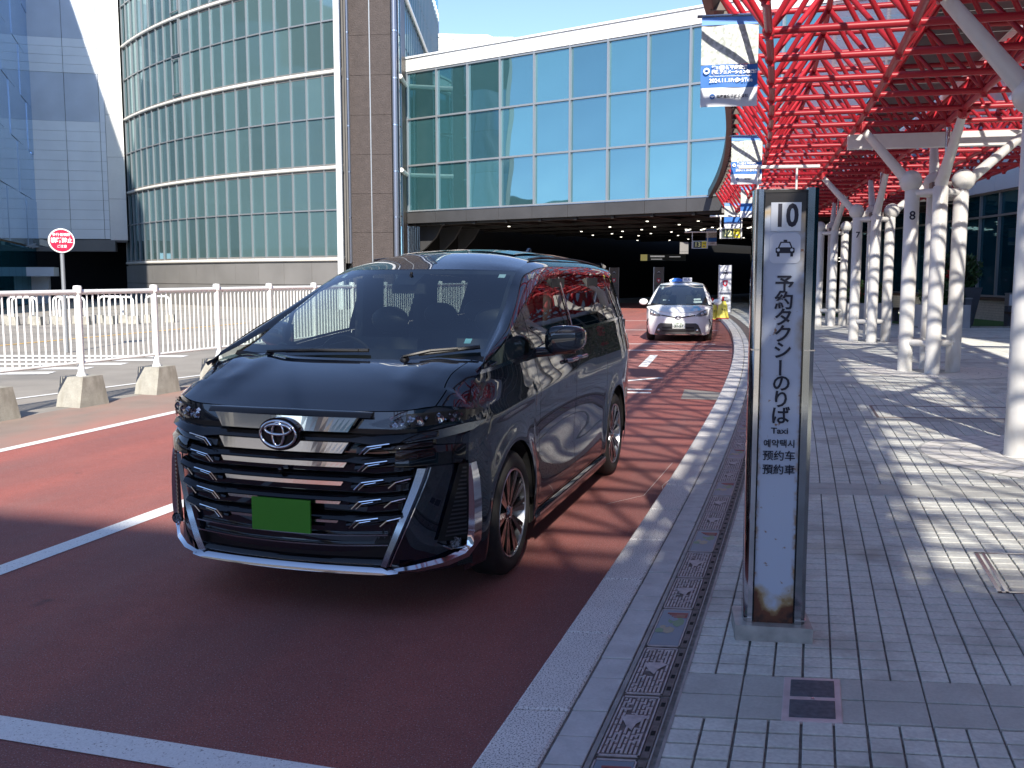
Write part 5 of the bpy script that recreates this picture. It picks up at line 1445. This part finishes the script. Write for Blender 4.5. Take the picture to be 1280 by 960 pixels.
# mirrors
for sd in (1,-1):
    g=MB(); g.sphere((0,0,0),1,14,20); 
    vv=[]
    for (x,y,z) in g.v:
        sx=math.copysign(abs(x)**.55,x); sy=math.copysign(abs(y)**.65,y); sz_=math.copysign(abs(z)**.62,z)
        X=sx*.068+(.02 if x>0 else 0); Y=sy*.122; Z=sz_*.088*(1-.12*sy)
        vv.append((-.70+X-.03*sy,sd*(1.045+Y),1.338+Z+.01*sy))
    g.v=vv; mr_=obj('door_mirror',g,M['black'],van,smooth=180)
    g=MB(); g.add([(-.775,sd*.955,1.27),(-.775,sd*1.14,1.27),(-.775,sd*1.14,1.40),(-.775,sd*.955,1.40)],[(0,1,2,3)]); obj('mirror_glass',g,M['chrome'],mr_)
    g=MB(); g.tube((-.60,sd*.86,1.255),(-.66,sd*.98,1.262),.035,.028,n=8); g.tube((-.66,sd*.97,1.262),(-.68,sd*1.11,1.268),.024,.018,n=8); obj('mirror_stalk',g,M['black'],mr_,smooth=60)
    g=MB(); g.tube((-.655,sd*1.09,1.30),(-.73,sd*1.162,1.325),.007,n=6); obj('indicator_strip',g,M['satin'],mr_)
    # handles
    for hx in (-1.36,-1.66):
        g=MB(); zc=1.148; yy=VS(hx,zc)
        g.poly([(hx-.10,sd*(yy+.010),zc),(hx-.08,sd*(yy+.038),zc+.003),(hx+.08,sd*(yy+.038),zc+.003),(hx+.10,sd*(yy+.010),zc)],.014,8); obj('door_handle',g,M['chromed'],van,smooth=60)
# wheels
def wheel(parent,x,sd,r=.365,name='wheel',nsp=10,white=False,yo=.915):
    wt=bpy.data.objects.new(name,None); COL.objects.link(wt); wt.parent=parent; wt.location=(x,sd*yo,r); wt.rotation_euler=(0,0,0 if sd<0 else math.pi)
    # local: outward = -y when sd<0 ; for sd>0 rotated by 180 so outward is again local -y
    tr=r; rr=r*.72
    g=MB(); g.lathe([(rr,.20),(tr-.02,.205),(tr,.18),(tr,.05),(tr-.006,.03),(tr-.03,.006),(tr-.055,-.002),(rr+.016,.0),(rr,.012)],56,'y'); obj('tyre',g,M['rubber'],wt,smooth=50)
    for q in (.06,.115,.17): pass
    g=MB(); g.lathe([(rr,.013),(rr-.006,.004),(rr-.014,.008),(rr-.018,.03),(rr-.026,.19)],56,'y'); obj('rim',g,M['satin'],wt,smooth=50)
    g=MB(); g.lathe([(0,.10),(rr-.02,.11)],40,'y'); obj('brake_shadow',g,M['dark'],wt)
    g=MB(); g.lathe([(.05,.085),(.155,.085),(.155,.10)],32,'y'); obj('brake_disc',g,M['chromed'],wt)
    g=MB(); gd=MB()
    for i in range(nsp):
        a=2*math.pi*i/nsp
        for da,wd in ((-.095,.016),(.095,.016)) if nsp==10 else ((0,.03),):
            a1=a+da*.35; a2=a+da
            p0=(.045*math.cos(a1),.045*math.sin(a1)); p1=((rr-.012)*math.cos(a2),(rr-.012)*math.sin(a2))
            d=Vector((p1[0]-p0[0],p1[1]-p0[1])).normalized(); q=Vector((-d.y,d.x))
            w0,w1=wd*.55,wd*(1.25 if da<0 else .9)
            V=[(p0[0]-q.x*w0,.030,p0[1]-q.y*w0),(p0[0]+q.x*w0,.030,p0[1]+q.y*w0),(p1[0]+q.x*w1,.010,p1[1]+q.y*w1),(p1[0]-q.x*w1,.010,p1[1]-q.y*w1)]
            Vb=[(a_,b_+.045,c__) for a_,b_,c__ in V]
            (g if da<=0 else gd).add(V+Vb,[(0,1,2,3),(0,4,5,1),(1,5,6,2),(2,6,7,3),(3,7,4,0)])
    obj('rim_spokes',g,mat('machined_spokes',(.17,.18,.20),.2,1) if 'machined_spokes' not in bpy.data.materials else bpy.data.materials['machined_spokes'],wt)
    if gd.v: obj('dark_spokes',gd,M['gbplast'],wt)
    g=MB(); g.lathe([(0,.018),(.028,.020),(.034,.030),(.060,.040),(.062,.09)],20,'y'); 
    for i in range(5):
        a=2*math.pi*i/5+.3; g.tube((.052*math.cos(a),.028,.052*math.sin(a)),(.052*math.cos(a),.05,.052*math.sin(a)),.009,n=6)
    obj('hub_cap',g,M['chromed'],wt,smooth=40)
    return wt
for x in (0,-3.0):
    for sd in (1,-1): wheel(van,x,sd)
# interior
g=MB(); P_=[]
for i in range(21):
    q=-1+2*i/20
    for (x,z) in ((.19,1.235),(-.05,1.225),(-.22,1.205),(-.36,1.16),(-.40,1.02),(-.30,.70)): P_.append((x-.04*q*q,q*.80,z-(.02*q*q)))
g.grid(P_,21,6); obj('dashboard',g,mat('dashboard_trim',(.010,.010,.011),.6),van,smooth=50)
g=MB(); g.box((-.37,.02,1.17),(.03,.32,.16)); obj('centre_screen',g,M['gbplast'],van)
g=MB(); P_=[]
for i in range(25):
    a=2*math.pi*i/24
    for k in range(7):
        b=2*math.pi*k/6; r=.19+.016*math.cos(b); P_.append((-.46+.35*r*math.sin(a)+.016*math.sin(b),-.37+r*math.cos(a),1.17+.92*r*math.sin(a)))
g.grid(P_,25,7); g.tube((-.46,-.37,1.17),(-.36,-.37,1.12),.05); g.box((-.455,-.37,1.17),(.03,.34,.05)); g.box((-.45,-.37,1.12),(.03,.06,.14)); obj('steering_wheel',g,M['bplast'],van,smooth=50)
def seat(x,y,w_=.50):
    s=bpy.data.objects.new('seat',None); COL.objects.link(s); s.parent=van; s.location=(x,y,0)
    g=MB(); g.box((.12,0,.62),(.56,w_,.20)); obj('cushion',g,M['seat'],s)
    g=MB(); P_=[]
    g.prism([(-.12,.66),(-.02,.68),(-.16,1.30),(-.26,1.28)],'y',-w_/2,w_/2); obj('backrest',g,M['seat'],s)
    g=MB(); g.sphere((0,0,0),1,8,12); g.v=[(-.24+p[0]*.06,p[1]*.15,1.42+p[2]*.10) for p in g.v]; obj('headrest',g,M['seat'],s,smooth=180)
for x,y in ((-.95,-.40),(-.95,.40),(-2.0,-.42),(-2.0,.42),(-2.95,-.42),(-2.95,.42)): seat(x,y)
g=MB(); g.box((-1.9,0,.42),(4.0,1.7,.06)); obj('floor',g,M['dark'],van)
for sd in (1,-1):
    g=MB(); g.prism([(-3.9,.9),(.1,.9),(.1,1.21),(-3.9,1.33)],'y',sd*.80,sd*.82); obj('door_trim',g,M['seat'],van)
    for (xa,xb,la) in ((-1.70,-1.34,-.05),(-2.85,-2.45,-.05)):
        g=MB(); g.prism([(xa,1.2),(xb,1.2),(xb+la,1.72),(xa+la,1.72)],'y',sd*.735-.03,sd*.735+.03); obj('pillar_trim',g,M['seat'],van)
g=MB(); g.box((-.62,0,1.655),(.03,.23,.065)); g.tube((-.62,0,1.68),(-.66,0,1.76),.01); obj('interior_mirror',g,M['bplast'],van)
g=MB(); g.sphere((-.05,-.62,1.28),.045,8,10); g.box((.02,-.40,1.275),(.03,.08,.06)); g.box((-.02,-.33,1.27),(.03,.05,.045)); obj('dash_ornaments',g,M['gbplast'],van,smooth=60)
P_=[];
for i in range(20):
    for j in range(9):
        x=-3.85+i*(2.9/19); q=-1+2*j/8; P_.append((x,q*.60,roofz(x,q*.93)-.05))
obj('headlining',MB().grid(P_,20,9),mat('headlining_fabric',(.02,.02,.02),.8),van)

# ------------------------------------------------------------------ white taxi
tx=thing('white_taxi','white taxi with blue roof lamp facing the camera behind the black van','taxi',(4.56,26.35,.002),math.atan2(-math.cos(R(12)),-math.sin(R(12))))
# local: x forward, y image right. front axle at x=0, nose at .90, tail -3.7
Tz=[.18,.35,.60,.80,.95,1.02,1.25,1.44,1.50]; Tw=[.82,.865,.885,.882,.862,.83,.74,.64,.58]
def TS(x,z):
    w_=sm(z,Tz,Tw)
    if x>.1: w_-=.09*((x-.1)/.5)**2
    if x<-2.9: w_-=.10*((-2.9-x)/.8)**2
    return w_
tb_=lambda x: sm(x,[-3.7,-2.0,-.6,.15,.45,.62],[1.10,1.03,.99,.95,.88,.84])
td_=lambda x: sm(x,[-3.5,-2.6,-1.6,-.9,-.4,.15],[1.36,1.44,1.47,1.42,1.26,.97])
def tarch(x,lz=.20):
    v=lz
    for c in (0,-2.78):
        d=abs(x-c)
        if d<.36: v=max(v,.315+math.sqrt(.36*.36-d*d))
    return v
obj('side_panels',curtain(-3.68,.60,90,tarch,lambda x:tb_(x),20,TS),M['taxiwhite'],tx,smooth=50)
for sd in (1,-1):
    for (x0,x1,nm) in ((-.95,-.12,'front_side_window'),(-1.85,-1.02,'rear_side_window'),(-2.9,-1.93,'quarter_window')):
        obj(nm,curtain(x0,x1,10,lambda x:tb_(x)+.015,lambda x:td_(x)-.01,6,TS,-.003,sides=(sd,)),M['gl_side'],tx,smooth=50)
    for (x0,x1) in ((-1.02,-.95),(-1.93,-1.85),(-3.68,-2.9),(-.12,.12)):
        obj('pillar',curtain(x0,x1,6,tb_,lambda x:td_(x),6,TS,.0,sides=(sd,)),M['taxiwhite'] if x0<-2 or x0>-.5 else M['gbplast'],tx,smooth=50)
tye=lambda x: sm(x,[-3.6,-1.0,-.4,.30],[.56,.60,.66,.78]); 
tze=lambda x: sm(x,[-3.6,-2.6,-1.6,-1.0,-.5,.30],[1.42,1.50,1.525,1.48,1.33,.97])
for sd in (1,-1):
    P_=[];nx,nz=50,4
    for i in range(nx+1):
        x=-3.6+3.9*i/nx; y0,z0=TS(x,td_(min(x,.15))),td_(min(x,.15)); y1,z1=tye(x),max(tze(x),z0)
        for j in range(nz+1): t=j/nz; P_.append((x,sd*(y0+(y1-y0)*t),z0+(z1-z0)*t+.01*math.sin(math.pi*t)))
    obj('roof_rail',MB().grid(P_,nx+1,nz+1,flip=(sd>0)),M['taxiwhite'],tx,smooth=60)
P_=[]
for i in range(31):
    for j in range(21):
        q=-1+2*j/20; xf=-.92-.12*q*q; x=-3.6+(xf+3.6)*i/30; zc=sm(x,[-3.6,-2.6,-1.8,-1.2,-.9],[1.46,1.55,1.575,1.545,1.47]); P_.append((x,q*tye(x),zc-(zc-tze(x))*abs(q)**2.4))
obj('roof',MB().grid(P_,31,21,flip=True),M['taxiwhite'],tx,smooth=60)
def TW_(t,q):
    xc=.40-1.32*t; zc=.985+.485*t+.02*math.sin(math.pi*t); xe=.22-1.26*t; a=abs(q)**2.2; x=xc+(xe-xc)*a; ze=tze(xe); return (x,q*tye(xe),zc+(ze-zc)*a)
obj('windscreen',MB().grid([TW_(i/14,-1+2*j/20) for i in range(15) for j in range(21)],15,21,flip=True),M['gl_van'],tx,smooth=60)
for q0,q1,t0,t1 in ((-.86,-.78,.72,.90),(-.62,-.50,.16,.22),(-.42,-.36,.16,.21),(.52,.78,.18,.26),(.5,.8,.06,.14)):
    g=MB(); g.add([(lambda p:(p[0],p[1],p[2]-.008))(TW_(t,q)) for t,q in ((t0,q0),(t0,q1),(t1,q1),(t1,q0))],[(0,1,2,3)]); obj('sticker',g,M['textwhite'],tx)
def TFX(y,z): a=abs(y); return .93-.10*(a/.6)**2-.20*max(0,(a-.5)/.32)**2-.10*max(0,(z-.62)/.25)**1.5*(1-min(1,a/.82)**4)-.03*max(0,(.3-z)/.1)
def thz(x,q): a=abs(q); zc=sm(x,[.40,.6,.75,.88],[.975,.92,.86,.78]); zs=sm(x,[.2,.45,.62,.88],[.95,.88,.83,.77]); b=zc*(1-a**2)+zs*a**2; return b-.03*max(0,(a-.8)/.2)**2+.02*math.exp(-((a-.62)/.15)**2)
P_=[]
for i in range(21):
    for j in range(31):
        q=-1+2*j/30; xf=TFX(q*.80,.74); xb=.42-.2*abs(q)**2; x=xf+(xb-xf)*i/20; P_.append((x,q*(TS(min(x,.6),.86)-.0),thz(x,q)))
obj('bonnet',MB().grid(P_,21,31),M['taxiwhite'],tx,smooth=60)
P_=[]
for i in range(41):
    q=-1+2*i/40
    for j in range(21):
        zt=thz(TFX(q*.80,.74),q); z=.19+(zt-.19)*j/20; k=abs(q)**8; y=q*.80; P_.append((TFX(y,z)*(1-k)+.60*k,y*(1-k)+math.copysign(TS(.60,z),q)*k,z))
obj('front_bumper',MB().grid(P_,41,21,flip=True),M['taxiwhite'],tx,smooth=60)
def tplate(name,pts,o,m,parent=tx,sub=1):
    g=MB(); n=len(pts); g.add([(TFX(y,z)+o,y,z) for y,z in pts],[tuple(range(n))]); return obj(name,g,m,parent)
def tstrip(name,rows,o,m,n=14):
    # rows: list of (z, ya, yb)
    P_=[]
    for z,ya,yb in rows:
        for i in range(n+1): y=ya+(yb-ya)*i/n; P_.append((TFX(y,z)+o,y,z))
    return obj(name,MB().grid(P_,len(rows),n+1),m,tx,smooth=60)
tstrip('lower_grille',[(.20,-.62,.62),(.34,-.58,.58),(.46,-.52,.52),(.50,-.46,.46)],.012,mat('dark_grey_grille',(.06,.062,.065),.4))
for z in (.28,.36): tstrip('grille_bar',[(z,-.42,.42),(z+.045,-.42,.42)],.02,M['bplast'])
tstrip('lower_lip',[(.19,-.62,.62),(.215,-.62,.62)],.02,M['chromed'])
for sd in (1,-1):
    g=MB(); 
    for i in range(8):
        t=i/8; a=(TFX(.02+.42*t,.655+.06*t)+.015,sd*(.02+.42*t),.645+.065*t); t2=(i+1)/8; b=(TFX(.02+.42*t2,.655+.06*t2)+.015,sd*(.02+.42*t2),.645+.065*t2); g.tube(a,b,.014,n=6)
    obj('upper_grille_wing',g,M['gbplast'],tx)
    P_=[]
    for i in range(9):
        t=i/8; y=.46+.30*t; zc=.70+.10*t; h=.02+.065*math.sin(min(1,t*1.3)*math.pi/2)
        for k in (-1,0,1): P_.append((TFX(y,.70)+.012-.16*t*t*(k>0)*.6,sd*y,zc+h*k*.9))
    obj('headlight_housing',MB().grid(P_,9,3,flip=(sd<0)),mat('taxi_lamp_%d'%(sd+1),(.28,.30,.33),.1,.5,coat=1),tx,smooth=60)
    for yy,zz_ in ((.62,.745),(.70,.775)):
        g=MB(); g.sphere((TFX(yy,.72)+.01,sd*yy,zz_),.042,8,10); obj('lamp_lens',g,M['satin'],tx,smooth=180)
    g=MB(); g.sphere((TFX(.5,.30)+.015,sd*.50,.315),.04,6,10); obj('fog_lamp',g,M['satin'],tx,smooth=180)
    g=MB(); g.poly([(TFX(.78,.6)+.03,sd*.80,.60),(TFX(.8,.5)+.0,sd*.835,.50),(TFX(.8,.4)-.01,sd*.825,.42)],.014,6); obj('bumper_slit',g,M['gbplast'],tx)
    g=MB(); g.sphere((0,0,0),1,10,14); g.v=[(-.30+p[0]*.07,sd*(1.0+p[1]*.125),1.03+p[2]*.088) for p in g.v]; m_=obj('door_mirror',g,M['taxiwhite'],tx,smooth=180)
    g=MB(); g.tube((-.28,sd*.80,.97),(-.3,sd*.93,1.0),.03,n=8); obj('mirror_stalk',g,M['gbplast'],m_)
    for x in (0,-2.78): wheel(tx,x,sd,.315,nsp=9,yo=.865)
g=MB(); g.box((.952,.02,.445),(.02,.33,.165)); obj('number_plate',g,M['taxiplate'],tx)
mgt=mat('plate_green_text',(.01,.09,.03),.5)
text_obj('31-57',.105,mgt,tx,(.964,.02,.425),(R(90),0,R(90)),off=.003)
text_obj('札幌 500',.045,mgt,tx,(.964,.02,.495),(R(90),0,R(90)),off=.001)
g=MB(); oval(g,0,.655,.075,.05,.007,TFX(0,.655)+.03); oval(g,0,.655,.024,.045,.006,TFX(0,.655)+.03); oval(g,0,.674,.05,.02,.006,TFX(0,.655)+.03); obj('emblem',g,M['chrome'],tx,smooth=60)
lampo=thing('roof_lamp','x','x'); del lampo['label']; del lampo['category']; lampo.parent=tx
g=MB(); g.sphere((0,0,0),1,8,14); g.v=[(-1.35+p[0]*.12,-.14+p[1]*.20,1.575+max(0,p[2])*.105) for p in g.v]; obj('lamp_dome',g,M['bluelamp'],lampo,smooth=180)
g=MB(); g.box((-1.35,.15,1.63),(.16,.26,.12)); obj('lamp_box',g,M['taxiwhite'],lampo)
g=MB(); g.tube((-1.34,-.34,1.58),(-1.34,-.22,1.62),.05,.06,n=8); obj('lamp_end',g,M['taxiwhite'],lampo)
text_obj('個人',.085,mat('lamp_blue_text',(.02,.06,.30),.5),lampo,(-1.265,.15,1.63),(R(90),0,R(90)),off=.002)
P_=[(x,y,thz(x,y/.8)+.006) for x,y in ((.80,.30),(.80,.55),(.66,.60),(.52,.50),(.50,.34),(.62,.40))]
g=MB(); g.add(P_,[tuple(range(6))]); obj('cyan_decal',g,M['cyan'],tx)
g=MB(); g.box((-1.5,0,.27),(3.9,1.5,.14)); g.box((-1.4,0,.60),(3.2,1.3,.5)); obj('underbody',g,M['dark'],tx)
g=MB(); g.box((-1.1,-.36,.95),(.2,.45,.5)); g.box((-1.1,.36,.95),(.2,.45,.5)); g.sphere((-1.1,.36,1.28),.1,6,8); g.sphere((-1.1,-.36,1.28),.1,6,8); obj('front_seats',g,M['seat'],tx)
P_=[]
for i in range(9):
    for j in range(9):
        q=-1+2*i/8; z=.2+1.2*j/8; P_.append((-3.68-.06*(1-q*q)+(.0 if z<1 else (z-1)*.25),q*TS(-3.6,z),z))
obj('tailgate',MB().grid(P_,9,9),M['taxiwhite'],tx,smooth=60)
